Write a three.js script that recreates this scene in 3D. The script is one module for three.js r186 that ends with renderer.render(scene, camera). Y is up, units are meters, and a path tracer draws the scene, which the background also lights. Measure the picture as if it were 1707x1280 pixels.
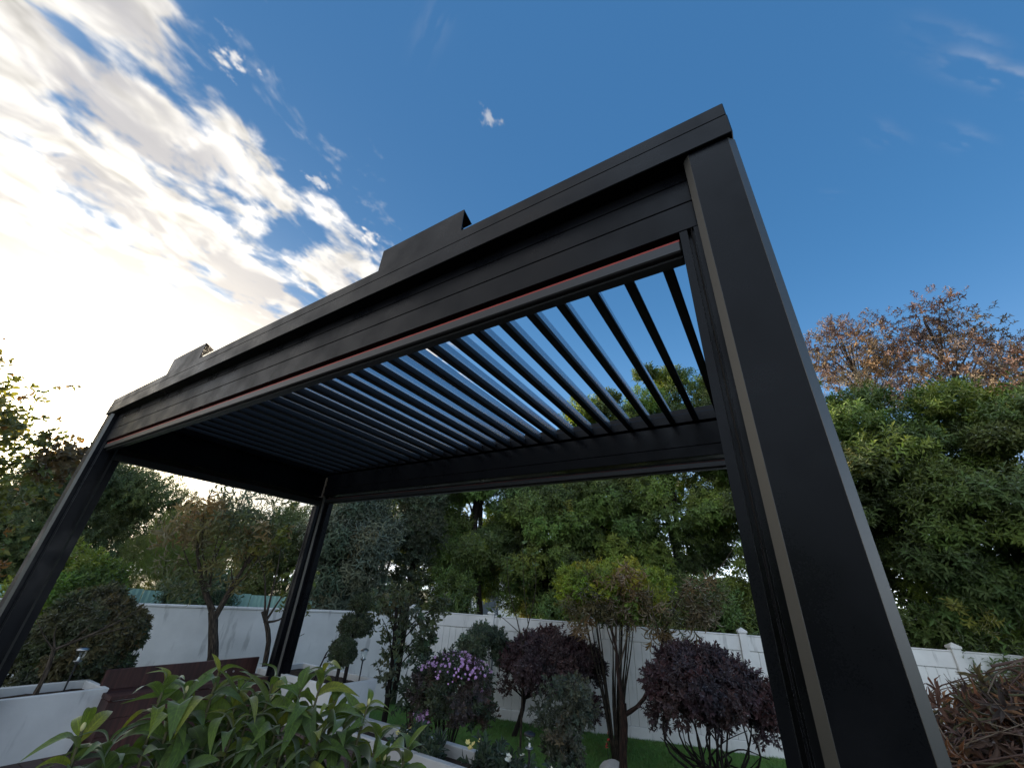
import * as THREE from 'three';
import { mergeGeometries } from 'three/addons/utils/BufferGeometryUtils.js';

// ---------------------------------------------------------------- camera, sky, sun, exposure
const scene = new THREE.Scene();
const EYE = 1.6;                                             // eye height above the datum; deck top at 0.07
const camera = new THREE.PerspectiveCamera(87.9, 1024 / 767, 0.05, 900);
camera.rotation.order = 'YXZ';
camera.rotation.set(0.4847, 0.5734, 0.0608);
camera.position.set(0, EYE, 0);
const renderer = new THREE.WebGLRenderer({ antialias: true });
renderer.toneMapping = THREE.LinearToneMapping;
renderer.toneMappingExposure = 3.95;
renderer.shadowMap.enabled = true;
const SUN = new THREE.Vector3(-0.974, 0.158, -0.161).normalize();
const sun = new THREE.DirectionalLight(new THREE.Color(1.0, 0.84, 0.63), 2.8);
sun.position.copy(SUN).multiplyScalar(60);
sun.shadow.camera.left = sun.shadow.camera.bottom = -35; sun.shadow.camera.right = sun.shadow.camera.top = 35;
sun.shadow.camera.far = 140; sun.shadow.mapSize.set(2048, 2048);
sun.shadow.radius = 3;
scene.add(sun, sun.target);

// ---------------------------------------------------------------- random and noise
let seed = 20240;
const rnd = () => { seed = (seed + 0x6D2B79F5) | 0; let t = Math.imul(seed ^ (seed >>> 15), 1 | seed); t = (t + Math.imul(t ^ (t >>> 7), 61 | t)) ^ t; return ((t ^ (t >>> 14)) >>> 0) / 4294967296; };
const rr = (a, b) => a + (b - a) * rnd();
const gauss = () => (rnd() + rnd() + rnd() + rnd() - 2) * 1.0;
const hash = (x, y) => { let h = Math.imul(x, 374761393) + Math.imul(y, 668265263); h = Math.imul(h ^ (h >>> 13), 1274126177); return ((h ^ (h >>> 16)) >>> 0) / 4294967296; };
function vnoise(x, y) {
  const i = Math.floor(x), j = Math.floor(y), f = x - i, g = y - j, u = f * f * f * (f * (f * 6 - 15) + 10), v = g * g * g * (g * (g * 6 - 15) + 10);
  const a = hash(i, j), b = hash(i + 1, j), c = hash(i, j + 1), d = hash(i + 1, j + 1);
  return a + (b - a) * u + (c - a) * v + (a - b - c + d) * u * v;
}
function fbm(x, y, n) { let s = 0, a = 0.5, t = 0; for (let k = 0; k < n; k++) { s += a * vnoise(x, y); t += a; a *= 0.52; const q = x * 1.62 - y * 1.19; y = x * 1.19 + y * 1.62 + 17.3; x = q + 5.1; } return s / t; }
const clamp = (x, a = 0, b = 1) => Math.min(b, Math.max(a, x));
const ss = (a, b, x) => { const t = clamp((x - a) / (b - a)); return t * t * (3 - 2 * t); };
const mix = (a, b, t) => a + (b - a) * t;

// ---------------------------------------------------------------- sky: blue gradient, broken cloud bank round the sun, scattered cloud elsewhere
function makeSky() {
  const W = 4096, H = 2048, data = new Float32Array(W * H * 4);
  // small separate clouds: place on the cloud plane (x/y, z/y), radius, strength
  const puffs = [[-0.362, -0.402, 0.022, 0.62], [-0.775, -0.035, 0.042, 0.9], [-0.925, -0.51, 0.046, 0.9], [-0.87, -0.30, 0.026, 0.7], [-1.0, -0.62, 0.03, 0.55], [-0.93, -0.43, 0.02, 0.6]];
  // thin wisps on the far side: centre, half-length, half-width, turn, strength
  const wisps = [[0.57, -0.83, 0.13, 0.022, -0.75, 0.26], [0.50, -0.73, 0.10, 0.018, -0.75, 0.13], [0.41, -0.88, 0.05, 0.02, -0.9, 0.10], [0.56, -0.97, 0.06, 0.02, -0.8, 0.10], [0.31, -1.0, 0.03, 0.012, -0.6, 0.07], [-0.37, -0.2, 0.05, 0.03, 0.4, 0.06]];
  const gaps = [[-1.22, -0.20, 0.07, 0.09, 0.55], [-0.98, 0.02, 0.035, 0.09, 0.6], [-1.13, -0.37, 0.11, 0.07, 1.0], [-1.32, -0.62, 0.06, 0.04, 0.35], [-1.02, 0.16, 0.03, 0.05, 0.4], [-1.55, -0.33, 0.08, 0.05, 0.35]];
  for (let r = 0; r < H; r++) {
    const el = ((r + 0.5) / H - 0.5) * Math.PI, y = Math.sin(el), ch = Math.cos(el);
    for (let c = 0; c < W; c++) {
      const at = (r * W + c) * 4;
      if (y < -0.02) { data[at] = 0.10; data[at + 1] = 0.12; data[at + 2] = 0.11; data[at + 3] = 1; continue; }
      const az = ((c + 0.5) / W - 0.5) * 2 * Math.PI, x = Math.cos(az) * ch, z = Math.sin(az) * ch;
      const cs = x * SUN.x + y * SUN.y + z * SUN.z, ang = Math.acos(clamp(cs, -1, 1)) * 57.296;
      const yy = Math.max(y, 0.0), t = Math.pow(1 - yy, 2.3);
      // clear sky
      let R = mix(0.0132, 0.020, t), G = mix(0.046, 0.120, t), B = mix(0.106, 0.268, t);
      const hz = Math.exp(-yy * 8); R = mix(R, 0.34, hz * 0.8); G = mix(G, 0.41, hz * 0.8); B = mix(B, 0.48, hz * 0.8); const haze = Math.exp(-yy * 10); R += 0.7 * haze; G += 0.69 * haze; B += 0.67 * haze;
      const side = ss(115, 20, ang); R += 0.026 * side * t; G += 0.047 * side * t; B += 0.056 * side * t;
      const g1 = Math.exp(-Math.pow(ang / 6.5, 1.2)), g2 = Math.exp(-ang / 15);
      R += 5.2 * g1 + 0.085 * g2; G += 4.4 * g1 + 0.076 * g2; B += 3.0 * g1 + 0.058 * g2;
      // thin high cloud added out of view behind the camera to brighten the garden
      const fillVeil = ss(0.02, 0.5, z) * ss(0, 0.12, y);
      if (fillVeil > 0) { const k = 1 / (y + 0.12), v = fillVeil * (0.52 + 0.5 * (fbm(x * k * 1.3 + z * k * 0.8 + 6, z * k * 2.6 - x * k * 1.6 + 2, 5) - 0.3)); R = mix(R, 0.35, v); G = mix(G, 0.40, v); B = mix(B, 0.46, v); }
      // clouds
      if (y > 0.012) {
        const k = 1 / (y + 0.02), px = x * k, pz = z * k;
        const wx = px + 0.13 * (fbm(px * 4.1 + 3, pz * 3.2 + 9, 3) - 0.5), wz = pz + 0.13 * (fbm(px * 4.1 + 31, pz * 3.4 + 4, 3) - 0.5);
        let d = 0, thick = 0, cov = 0;
        // the bank round the sun, and loose clouds over the half of the sky behind the camera
        const back = ss(0.05, 0.55, z) * ss(0.04, 0.14, y);
        if (ang < 110 || back > 0) {
          const big = fbm(wx * 3.4 + 11.4, wz * 2.4 + 2.7, 3), fine = fbm(wx * 11 + 1.2, wz * 7.4 + 7.1, 6), wisp = fbm(wx * 38 + 4, wz * 26 + 8, 4);
          cov = ss(50, 29, ang - 6 * ss(-0.12, 0.08, z) - 42 * ss(0.05, 0.4, z) * ss(0.25, -0.35, x) * ss(0, 30, ang) + 12 * (big - 0.5));
          for (const [gx, gz, rx, rz, w] of gaps) cov -= w * Math.exp(-(((px - gx) / rx) ** 2 + ((pz - gz) / rz) ** 2));
          cov += 0.3 * ss(24, 12, ang); cov = Math.max(cov, 0.30 * back);
          const f = 0.50 * fine + 0.30 * big + 0.20 * wisp;
          d = ss(0.60 - 0.34 * cov, 0.82 - 0.34 * cov, f) * ss(0, 0.15, cov);
          thick = ss(0.40, 0.60, 0.42 * fbm(wx * 3.4 + 21, wz * 2.6 + 5, 3) + 0.58 * fbm(wx * 12 + 40, wz * 7 + 3, 5)) * ss(0.55, 0.95, cov);
        }
        for (const [qx, qz, rad, s] of puffs) {
          const e = Math.hypot(px - qx, (pz - qz) * 0.85) / rad;
          if (e < 1.7) d = Math.max(d, s * ss(0.42, 0.98, (1.2 - e) * 0.55 + 1.6 * (fbm(px * 60 + 2, pz * 40, 5) - 0.34)));
        }
        for (const [qx, qz, L, Wd, tn, s] of wisps) {
          const dx = px - qx, dz = pz - qz, a = (dx * Math.cos(tn) + dz * Math.sin(tn)) / L, b = (-dx * Math.sin(tn) + dz * Math.cos(tn)) / Wd, e = a * a + b * b;
          if (e < 6) d = Math.max(d, s * Math.exp(-e) * ss(0.3, 0.75, fbm((dx * Math.cos(tn) + dz * Math.sin(tn)) * 14 + 3, (-dx * Math.sin(tn) + dz * Math.cos(tn)) * 60, 4)) * 1.3);
        }
        if (d > 0) {
          const near = Math.exp(-ang / 15);
          const tx = 0.60 + 0.95 * (fbm(wx * 16 + 9, wz * 10 + 3, 4) - 0.25); let lr = (0.262 + 0.75 * near) * tx, lg = (0.256 + 0.68 * near) * tx, lb = (0.25 + 0.53 * near) * tx;
          const gr = clamp(thick * 0.95 * (1 - g1)); lr = mix(lr, 0.138 + 0.20 * near, gr); lg = mix(lg, 0.137 + 0.175 * near, gr); lb = mix(lb, 0.146 + 0.125 * near, gr);
          const edge = d * (0.55 + 0.45 * d);
          R = mix(R, lr + g1 * 4, edge); G = mix(G, lg + g1 * 3.3, edge); B = mix(B, lb + g1 * 2.2, edge);
        }
      }
      data[at] = R; data[at + 1] = G; data[at + 2] = B; data[at + 3] = 1;
    }
  }
  const tex = new THREE.DataTexture(data, W, H, THREE.RGBAFormat, THREE.FloatType);
  tex.mapping = THREE.EquirectangularReflectionMapping; tex.magFilter = THREE.LinearFilter; tex.minFilter = THREE.LinearFilter; tex.needsUpdate = true;
  return tex;
}
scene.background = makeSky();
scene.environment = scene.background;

// ---------------------------------------------------------------- naming
const taken = new Map();
function numbered(n) { const k = taken.get(n) ?? -1; taken.set(n, k + 1); return k < 0 ? n : `${n}_${String(k + 1).padStart(3, '0')}`; }
function thing(name, label, category, pos = [0, 0, 0], group) {
  const o = new THREE.Group(); o.name = numbered(name); o.position.set(...pos); o.userData = { label, category }; if (group) o.userData.group = group; scene.add(o); return o;
}
function part(name, geo, mat, parent, extra) { const m = new THREE.Mesh(Array.isArray(geo) ? join(geo) : geo, mat); m.name = name; if (extra) Object.assign(m.userData, extra); parent.add(m); return m; }
function structure(name, geo, mat) { const m = new THREE.Mesh(Array.isArray(geo) ? join(geo) : geo, mat); m.name = numbered(name); m.userData.kind = 'structure'; scene.add(m); return m; }
function join(list) { const l = list.map((g) => { const q = g.index ? g.toNonIndexed() : g; for (const k of Object.keys(q.attributes)) if (!['position', 'normal', 'uv'].includes(k)) q.deleteAttribute(k); if (!q.attributes.uv) q.setAttribute('uv', new THREE.BufferAttribute(new Float32Array(q.attributes.position.count * 2), 2)); return q; }); return l.length === 1 ? l[0] : mergeGeometries(l); }

// ---------------------------------------------------------------- shapes
const V = (x, y, z) => new THREE.Vector3(x, y, z);
function planarUV(g, turn = false) {                       // uv in metres by the way a face points
  const q = g.index ? g.toNonIndexed() : g; q.computeVertexNormals(); const p = q.attributes.position, n = q.attributes.normal, uv = new Float32Array(p.count * 2);
  for (let i = 0; i < p.count; i++) {
    const ax = Math.abs(n.getX(i)), ay = Math.abs(n.getY(i)), az = Math.abs(n.getZ(i)); let u, v;
    if (ay >= ax && ay >= az) { u = p.getX(i); v = p.getZ(i); } else if (ax >= az) { u = p.getZ(i); v = p.getY(i); } else { u = p.getX(i); v = p.getY(i); }
    uv[i * 2] = turn ? v : u; uv[i * 2 + 1] = turn ? u : v;
  }
  q.setAttribute('uv', new THREE.BufferAttribute(uv, 2)); return q;
}
function bevelBox(x0, x1, y0, y1, z0, z1, b = 0.003) {     // box with chamfered edges, given by its limits
  const c = Math.min(b, (x1 - x0) / 3, (y1 - y0) / 3, (z1 - z0) / 3), P = [];
  const sx = [x0, x1], sy = [y0, y1], sz = [z0, z1], s = [1, -1];
  const v = (i, j, k, w) => [sx[i] + (w === 0 ? 0 : s[i] * c), sy[j] + (w === 1 ? 0 : s[j] * c), sz[k] + (w === 2 ? 0 : s[k] * c)];
  const mid = [(x0 + x1) / 2, (y0 + y1) / 2, (z0 + z1) / 2];
  const tri = (a, b2, d) => { const u = [b2[0] - a[0], b2[1] - a[1], b2[2] - a[2]], w = [d[0] - a[0], d[1] - a[1], d[2] - a[2]], n = [u[1] * w[2] - u[2] * w[1], u[2] * w[0] - u[0] * w[2], u[0] * w[1] - u[1] * w[0]]; const m = [a[0] - mid[0], a[1] - mid[1], a[2] - mid[2]]; if (n[0] * m[0] + n[1] * m[1] + n[2] * m[2] < 0) P.push(...a, ...d, ...b2); else P.push(...a, ...b2, ...d); };
  const quad = (a, b2, d, e) => { tri(a, b2, d); tri(a, d, e); };
  for (const i of [0, 1]) quad(v(i, 0, 0, 0), v(i, 1, 0, 0), v(i, 1, 1, 0), v(i, 0, 1, 0));
  for (const j of [0, 1]) quad(v(0, j, 0, 1), v(1, j, 0, 1), v(1, j, 1, 1), v(0, j, 1, 1));
  for (const k of [0, 1]) quad(v(0, 0, k, 2), v(1, 0, k, 2), v(1, 1, k, 2), v(0, 1, k, 2));
  for (const i of [0, 1]) for (const j of [0, 1]) quad(v(i, j, 0, 0), v(i, j, 1, 0), v(i, j, 1, 1), v(i, j, 0, 1));
  for (const i of [0, 1]) for (const k of [0, 1]) quad(v(i, 0, k, 0), v(i, 1, k, 0), v(i, 1, k, 2), v(i, 0, k, 2));
  for (const j of [0, 1]) for (const k of [0, 1]) quad(v(0, j, k, 1), v(1, j, k, 1), v(1, j, k, 2), v(0, j, k, 2));
  for (const i of [0, 1]) for (const j of [0, 1]) for (const k of [0, 1]) tri(v(i, j, k, 0), v(i, j, k, 1), v(i, j, k, 2));
  const g = new THREE.BufferGeometry(); g.setAttribute('position', new THREE.BufferAttribute(new Float32Array(P), 3)); return planarUV(g);
}
function prism(pts, a, b, axis) {                          // outline pushed along an axis: 'x' takes (z,y) outlines, 'y' takes (x,z), 'z' takes (x,y)
  const s = new THREE.Shape(pts.map(([u, v]) => new THREE.Vector2(u, v))), g = new THREE.ExtrudeGeometry(s, { depth: b - a, bevelEnabled: false });
  g.translate(0, 0, a); const p = g.attributes.position;
  for (let i = 0; i < p.count; i++) { const u = p.getX(i), v = p.getY(i), w = p.getZ(i); if (axis === 'x') p.setXYZ(i, w, v, u); else if (axis === 'y') p.setXYZ(i, u, w, v); }
  if (axis !== 'z') for (let i = 0; i < p.count; i += 3) { const x = p.getX(i + 1), y = p.getY(i + 1), z = p.getZ(i + 1); p.setXYZ(i + 1, p.getX(i + 2), p.getY(i + 2), p.getZ(i + 2)); p.setXYZ(i + 2, x, y, z); }
  return planarUV(g);
}
function limb(pts, r0, r1, sides = 7, rows = 0, wob = 0) { // tapered bent tube through points
  const cv = new THREE.CatmullRomCurve3(pts.map((p) => (p.isVector3 ? p : V(...p)))), n = rows || Math.max(3, pts.length * 3), fr = cv.computeFrenetFrames(n, false), P = [], N = [], U = [], I = [];
  const len = cv.getLength();
  for (let i = 0; i <= n; i++) {
    const t = i / n, c = cv.getPointAt(t), r = mix(r0, r1, Math.pow(t, 0.85));
    for (let j = 0; j <= sides; j++) {
      const a = (j % sides) / sides * 2 * Math.PI, d = fr.normals[i].clone().multiplyScalar(Math.cos(a)).addScaledVector(fr.binormals[i], Math.sin(a));
      const q = r * (1 + wob * (vnoise(i * 0.9 + pts.length * 7, (j % sides) * 1.7 + r0 * 99) - 0.5)); P.push(c.x + d.x * q, c.y + d.y * q, c.z + d.z * q); N.push(d.x, d.y, d.z); U.push(j / sides * 2 * Math.PI * r0, t * len);
    }
  }
  for (let i = 0; i < n; i++) for (let j = 0; j < sides; j++) { const a = i * (sides + 1) + j, b = a + sides + 1; I.push(a, a + 1, b, b, a + 1, b + 1); }
  const g = new THREE.BufferGeometry(); g.setAttribute('position', new THREE.Float32BufferAttribute(P, 3)); g.setAttribute('normal', new THREE.Float32BufferAttribute(N, 3)); g.setAttribute('uv', new THREE.Float32BufferAttribute(U, 2)); g.setIndex(I); return g;
}
// a leaf along +y, face to +z: folded on its midrib, arched by droop
function leaf(len, wid, { seg = 4, fold = 0.25, droop = 0.2, tip = 0.6, wave = 0, stalk = 0.06 } = {}) {
  const P = [], I = [], U = [];
  for (let i = 0; i <= seg; i++) {
    const t = i / seg, w = wid * 0.5 * Math.pow(Math.sin(Math.PI * Math.pow(mix(stalk, 1, t), tip + 0.35)), 0.85) * (i === seg ? 0.05 : 1), a = droop * t * t, y = len * (t - 0.25 * a * t), z = -len * a * 0.75 * t;
    const wz = wave ? wave * len * Math.sin(t * 11) * 0.5 : 0;
    P.push(-w, y, z + w * fold * 2 + wz, 0, y, z, w, y, z + w * fold * 2 - wz); U.push(0, t, 0.5, t, 1, t);
  }
  for (let i = 0; i < seg; i++) { const a = i * 3; I.push(a, a + 1, a + 3, a + 3, a + 1, a + 4, a + 1, a + 2, a + 4, a + 4, a + 2, a + 5); }
  const g = new THREE.BufferGeometry(); g.setAttribute('position', new THREE.Float32BufferAttribute(P, 3)); g.setAttribute('uv', new THREE.Float32BufferAttribute(U, 2)); g.setIndex(I); g.computeVertexNormals(); return g;
}
const UPV = V(0, 1, 0);
function pose(dir, roll, scale, at) {                      // matrix that takes +y to dir
  const d = dir.clone().normalize(), q = new THREE.Quaternion().setFromUnitVectors(UPV, d).multiply(new THREE.Quaternion().setFromAxisAngle(UPV, roll));
  return new THREE.Matrix4().compose(at, q, V(scale, scale, scale));
}
// a twig with leaves set round it, growing along +y
function spray(n, len, spreadY, lf, open = 1.0, twigR = 0.0025) {
  const gs = [];
  for (let i = 0; i < n; i++) {
    const t = n > 1 ? i / (n - 1) : 1, a = i * 2.4 + rr(-0.4, 0.4), o = mix(open * 1.25, open * 0.5, t) + rr(-0.2, 0.2);
    const d = V(Math.cos(a) * Math.sin(o), Math.cos(o), Math.sin(a) * Math.sin(o));
    const g = leaf(len * rr(0.75, 1.15), lf.wid * rr(0.85, 1.15), lf);
    // turn the upper face outwards and up
    const q = new THREE.Quaternion().setFromUnitVectors(UPV, d.normalize()); const z = V(0, 0, 1).applyQuaternion(q); const want = UPV.clone().addScaledVector(d, -d.y).normalize(); const ang = Math.atan2(z.clone().cross(want).dot(d), z.dot(want));
    g.applyMatrix4(new THREE.Matrix4().compose(V(0, spreadY * t, 0), new THREE.Quaternion().setFromAxisAngle(d, ang + rr(-0.4, 0.4)).multiply(q), V(1, 1, 1))); gs.push(g);
  }
  if (twigR) { const t = new THREE.CylinderGeometry(twigR * 0.6, twigR, spreadY, 3, 1, true); t.translate(0, spreadY / 2, 0); gs.push(t); }
  return join(gs);
}

// ---------------------------------------------------------------- textures and materials
function tex(w, h, f, srgb = false, rx = 1, ry = 1) {
  const d = new Uint8Array(w * h * 4);
  for (let y = 0; y < h; y++) for (let x = 0; x < w; x++) { const c = f(x, y), k = (y * w + x) * 4; if (typeof c === 'number') d[k] = d[k + 1] = d[k + 2] = clamp(c) * 255; else { d[k] = clamp(c[0]) * 255; d[k + 1] = clamp(c[1]) * 255; d[k + 2] = clamp(c[2]) * 255; } d[k + 3] = 255; }
  const t = new THREE.DataTexture(d, w, h); t.wrapS = t.wrapT = THREE.RepeatWrapping; t.magFilter = THREE.LinearFilter; t.minFilter = THREE.LinearMipmapLinearFilter; t.generateMipmaps = true; if (srgb) t.colorSpace = THREE.SRGBColorSpace; t.repeat.set(rx, ry); t.needsUpdate = true; return t;
}
// noise that wraps
function wnoise(x, y, px, py, s = 0) { const i = Math.floor(x), j = Math.floor(y), f = x - i, g = y - j, u = f * f * (3 - 2 * f), v = g * g * (3 - 2 * g), m = (a, p) => ((a % p) + p) % p; const h = (a, b) => hash(m(a, px) + s * 101, m(b, py) + s * 37); return mix(mix(h(i, j), h(i + 1, j), u), mix(h(i, j + 1), h(i + 1, j + 1), u), v); }
function wfbm(u, v, f, n, s = 0, sx = 1) { let r = 0, a = 0.5, t = 0; for (let k = 0; k < n; k++) { r += a * wnoise(u * f * sx, v * f, f * sx, f, s + k); t += a; a *= 0.55; f *= 2; } return r / t; }
const S = 512;
const grainBump = tex(S, S, (x, y) => 0.5 * hash(x, y) + 0.5 * wfbm(x / S, y / S, 64, 3, 1), false, 6, 6);
const smudge = tex(S, S, (x, y) => 0.42 + 0.5 * (wfbm(x / S, y / S, 6, 6, 2) - 0.5) + 0.12 * (hash(x, y) - 0.5), false, 1.1, 1.1);
const stucco = tex(S, S, (x, y) => 0.6 * wfbm(x / S, y / S, 40, 4, 3) + 0.4 * wfbm(x / S, y / S, 10, 3, 4), false, 1.3, 1.3);
const wallTone = tex(S, S, (x, y) => { const k = 0.93 + 0.18 * (wfbm(x / S, y / S, 5, 6, 5) - 0.5) - 0.12 * ss(0.62, 0.78, wfbm(x / S, y / S, 4, 6, 8, 5)); return [k, k * 0.995, k * 0.98]; }, true, 0.45, 0.45);
const woodTone = tex(S, S, (x, y) => { const g = wfbm(x / S, y / S, 3, 6, 6, 1), s = wfbm(x / S, y / S, 2, 5, 7, 24), k = 0.62 + 0.45 * (s - 0.5) + 0.5 * (g - 0.5); return [k, k * 0.96, k * 0.93]; }, true, 1.2, 0.55);
const woodBump = tex(S, S, (x, y) => wfbm(x / S, y / S, 2, 5, 7, 30), false, 1.2, 0.55);
const barkTone = tex(S, S, (x, y) => { const s = wfbm(x / S, y / S, 6, 6, 9, 3), k = 0.4 + 0.9 * (s - 0.35); return [k, k * 0.95, k * 0.88]; }, true, 5, 2.5);
const soilTone = tex(S, S, (x, y) => { const k = 0.35 + 0.7 * wfbm(x / S, y / S, 24, 5, 11); return [k, k * 0.9, k * 0.78]; }, true, 2, 2);
const turfTone = tex(S, S, (x, y) => { const a = wfbm(x / S, y / S, 5, 6, 12), b = wfbm(x / S, y / S, 60, 2, 13), k = 0.35 + 0.5 * a + 0.35 * (b - 0.5); return [k * (0.75 + 0.5 * (a - 0.4)), k, k * 0.5]; }, true, 0.4, 0.4);
const leafTone = tex(64, 128, (x, y) => { const u = Math.abs(x / 63 - 0.5) * 2, v = y / 127, rib = Math.exp(-u * u * 260), vein = Math.pow(Math.abs(Math.sin((v * 13 - u * 1.6) * Math.PI)), 14); const k = 0.78 + 0.12 * vein + 0.2 * rib + 0.16 * (vnoise(x * 0.15, y * 0.1) - 0.5); return [k, k, k * 0.9]; }, true);
const lin = (r, g, b) => new THREE.Color().setRGB(r, g, b);
const std = (c, o = {}) => new THREE.MeshStandardMaterial({ color: lin(...c), side: THREE.DoubleSide, ...o });
const M = {
  charcoal: new THREE.MeshPhysicalMaterial({ color: lin(0.004, 0.0045, 0.0065), side: THREE.DoubleSide, specularIntensity: 0.36, sheen: 0.5, sheenColor: lin(0.34, 0.33, 0.32), sheenRoughness: 0.5, roughness: 0.82, roughnessMap: smudge, bumpMap: grainBump, bumpScale: 0.0001 }),
  charcoalDark: std([0.005, 0.005, 0.006], { roughness: 0.6 }),
  trim: std([0.115, 0.112, 0.104], { roughness: 0.42, metalness: 0.7, bumpMap: grainBump, bumpScale: 0.0001 }),
  bar: std([0.05, 0.05, 0.052], { roughness: 0.36, metalness: 0.5 }),
  red: std([0.34, 0.025, 0.012], { roughness: 0.5 }),
  blade: std([0.50, 0.515, 0.54], { roughness: 0.24, metalness: 0.92, bumpMap: grainBump, bumpScale: 0.0001 }),
  white: std([0.87, 0.87, 0.87], { roughness: 0.85, map: wallTone, bumpMap: stucco, bumpScale: 0.0012 }),
  vinyl: std([0.90, 0.90, 0.90], { roughness: 0.42, map: wallTone }),
  kerb: std([0.62, 0.61, 0.60], { roughness: 0.9, map: wallTone, bumpMap: stucco, bumpScale: 0.002 }),
  wood: std([0.17, 0.058, 0.046], { roughness: 0.5, map: woodTone, bumpMap: woodBump, bumpScale: 0.0006 }),
  deck: std([0.19, 0.105, 0.085], { roughness: 0.6, map: woodTone, bumpMap: woodBump, bumpScale: 0.0008 }),
  steel: std([0.6, 0.6, 0.6], { roughness: 0.3, metalness: 1 }),
  bark: std([0.17, 0.14, 0.115], { roughness: 0.95, map: barkTone, bumpMap: barkTone, bumpScale: 0.006 }),
  barkPale: std([0.30, 0.25, 0.21], { roughness: 0.95, map: barkTone, bumpMap: barkTone, bumpScale: 0.004 }),
  barkDark: std([0.07, 0.055, 0.05], { roughness: 0.95, map: barkTone, bumpMap: barkTone, bumpScale: 0.004 }),
  barkRed: std([0.14, 0.075, 0.06], { roughness: 0.9, map: barkTone, bumpMap: barkTone, bumpScale: 0.004 }),
  soil: std([0.07, 0.05, 0.037], { roughness: 1, map: soilTone, bumpMap: soilTone, bumpScale: 0.02 }),
  turf: std([0.055, 0.10, 0.04], { roughness: 1, map: turfTone }),
  teal: std([0.34, 0.55, 0.48], { roughness: 0.55 }),
  rock: std([0.55, 0.54, 0.52], { roughness: 0.9, bumpMap: stucco, bumpScale: 0.02 }),
  petalPink: std([0.80, 0.52, 0.80], { roughness: 0.8 }), petalYellow: std([0.75, 0.62, 0.22], { roughness: 0.8 }), petalWhite: std([0.78, 0.76, 0.62], { roughness: 0.8 }), petalRed: std([0.6, 0.06, 0.05], { roughness: 0.8 }),
  house: std([0.80, 0.79, 0.77], { roughness: 0.9 }), tile: std([0.20, 0.16, 0.14], { roughness: 0.9 }), pane: std([0.12, 0.14, 0.16], { roughness: 0.1 }), frame: std([0.8, 0.8, 0.8], { roughness: 0.5 }),
  black: std([0.012, 0.012, 0.014], { roughness: 0.45 }),
  glass: new THREE.MeshPhysicalMaterial({ color: lin(0.92, 0.95, 0.95), roughness: 0.06, transmission: 1, thickness: 0, ior: 1.45 }),
};
const foliage = (through = 0.35, coat = 0.25, extra = {}) => new THREE.MeshPhysicalMaterial({ color: lin(1, 1, 1), roughness: 0.9, transmission: through, thickness: 0, clearcoat: coat, clearcoatRoughness: 0.42, side: THREE.DoubleSide, ...extra });
const LEAF = foliage(0.38, 0.32), LEAFDRY = foliage(0.25, 0.0), LEAFGLOSS = foliage(0.28, 0.5);

// ---------------------------------------------------------------- ground
const LAWN = -0.6, DECK = 0.07;
{ const g = new THREE.PlaneGeometry(900, 900, 1, 1).rotateX(-Math.PI / 2).translate(0, LAWN, 0); const m = structure('ground', planarUV(g), M.turf); m.receiveShadow = true; }
{ // mown grass where the lawn shows
  const blades = []; for (let i = 0; i < 7; i++) { const h = rr(0.03, 0.06), a = rr(0, 6.28), b = new THREE.BufferGeometry(), w = 0.0028, lx = rr(-0.02, 0.02), ox = rr(-0.022, 0.022), oz = rr(-0.022, 0.022); b.setAttribute('position', new THREE.Float32BufferAttribute([-w, 0, 0, w, 0, 0, w * 0.6 + lx * 0.4, h * 0.6, 0, -w, 0, 0, w * 0.6 + lx * 0.4, h * 0.6, 0, lx, h, 0.01], 3)); b.computeVertexNormals(); b.rotateY(a); b.translate(ox, 0, oz); blades.push(b); }
  const n = 90000, m = new THREE.InstancedMesh(join(blades), foliage(0.3, 0.1), n), q = new THREE.Object3D(), c = new THREE.Color();
  for (let i = 0; i < n; i++) { const x = rr(-9, 3.5), zf = -7.85 - 0.31 * (x + 7), z = rr(zf + 0.02, -4.5), t = fbm(x * 1.1, z * 1.1, 4); q.position.set(x, LAWN, z); q.rotation.y = rr(0, 6.28); q.scale.setScalar(rr(0.7, 1.35)); q.updateMatrix(); m.setMatrixAt(i, q.matrix); m.setColorAt(i, c.setRGB(mix(0.12, 0.21, t) * rr(0.8, 1.2), mix(0.27, 0.38, t) * rr(0.85, 1.15), 0.075)); }
  m.name = 'lawn_grass'; m.userData = { kind: 'stuff', label: 'mown green lawn in front of the white vinyl fence', category: 'grass' }; scene.add(m);
}
// deck: boards one by one
{
  const base = structure('deck', [bevelBox(-7.35, 1.3, LAWN, DECK - 0.03, -3.918, 3.2, 0.005), bevelBox(-7.35, -4.735, LAWN, DECK - 0.031, -4.64, -3.921, 0.005)], M.charcoalDark);
  const W = 0.145, n = 48, variants = [0, 1, 2, 3].map(() => { const g = bevelBox(-4.325, 4.325, -0.012, 0.012, -W / 2 + 0.003, W / 2 - 0.003, 0.003), u = g.attributes.uv; const ox = rr(0, 9), oy = rr(0, 9); for (let i = 0; i < u.count; i++) u.setXY(i, u.getX(i) + ox, u.getY(i) * 2 + oy); return g; });
  const tones = [0.85, 1, 1.15].map((k) => { const m = M.deck.clone(); m.color.multiplyScalar(k); return m; });
  for (let i = 0; i < n; i++) { const b = part(i ? `deck_board_${String(i).padStart(3, '0')}` : 'deck_board', variants[i % 4], tones[(i * 7) % 3], base); b.position.set(-3.025, DECK - 0.012, -3.92 + W * (i + 0.5)); }
  for (let i = 0; i < 5; i++) { const b = part('deck_board', bevelBox(-7.35, -4.735, DECK - 0.024, DECK, -3.92 - W * (i + 1) + 0.003, -3.92 - W * i - 0.003, 0.003), tones[i % 3], base); b.userData = {}; }
}
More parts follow.
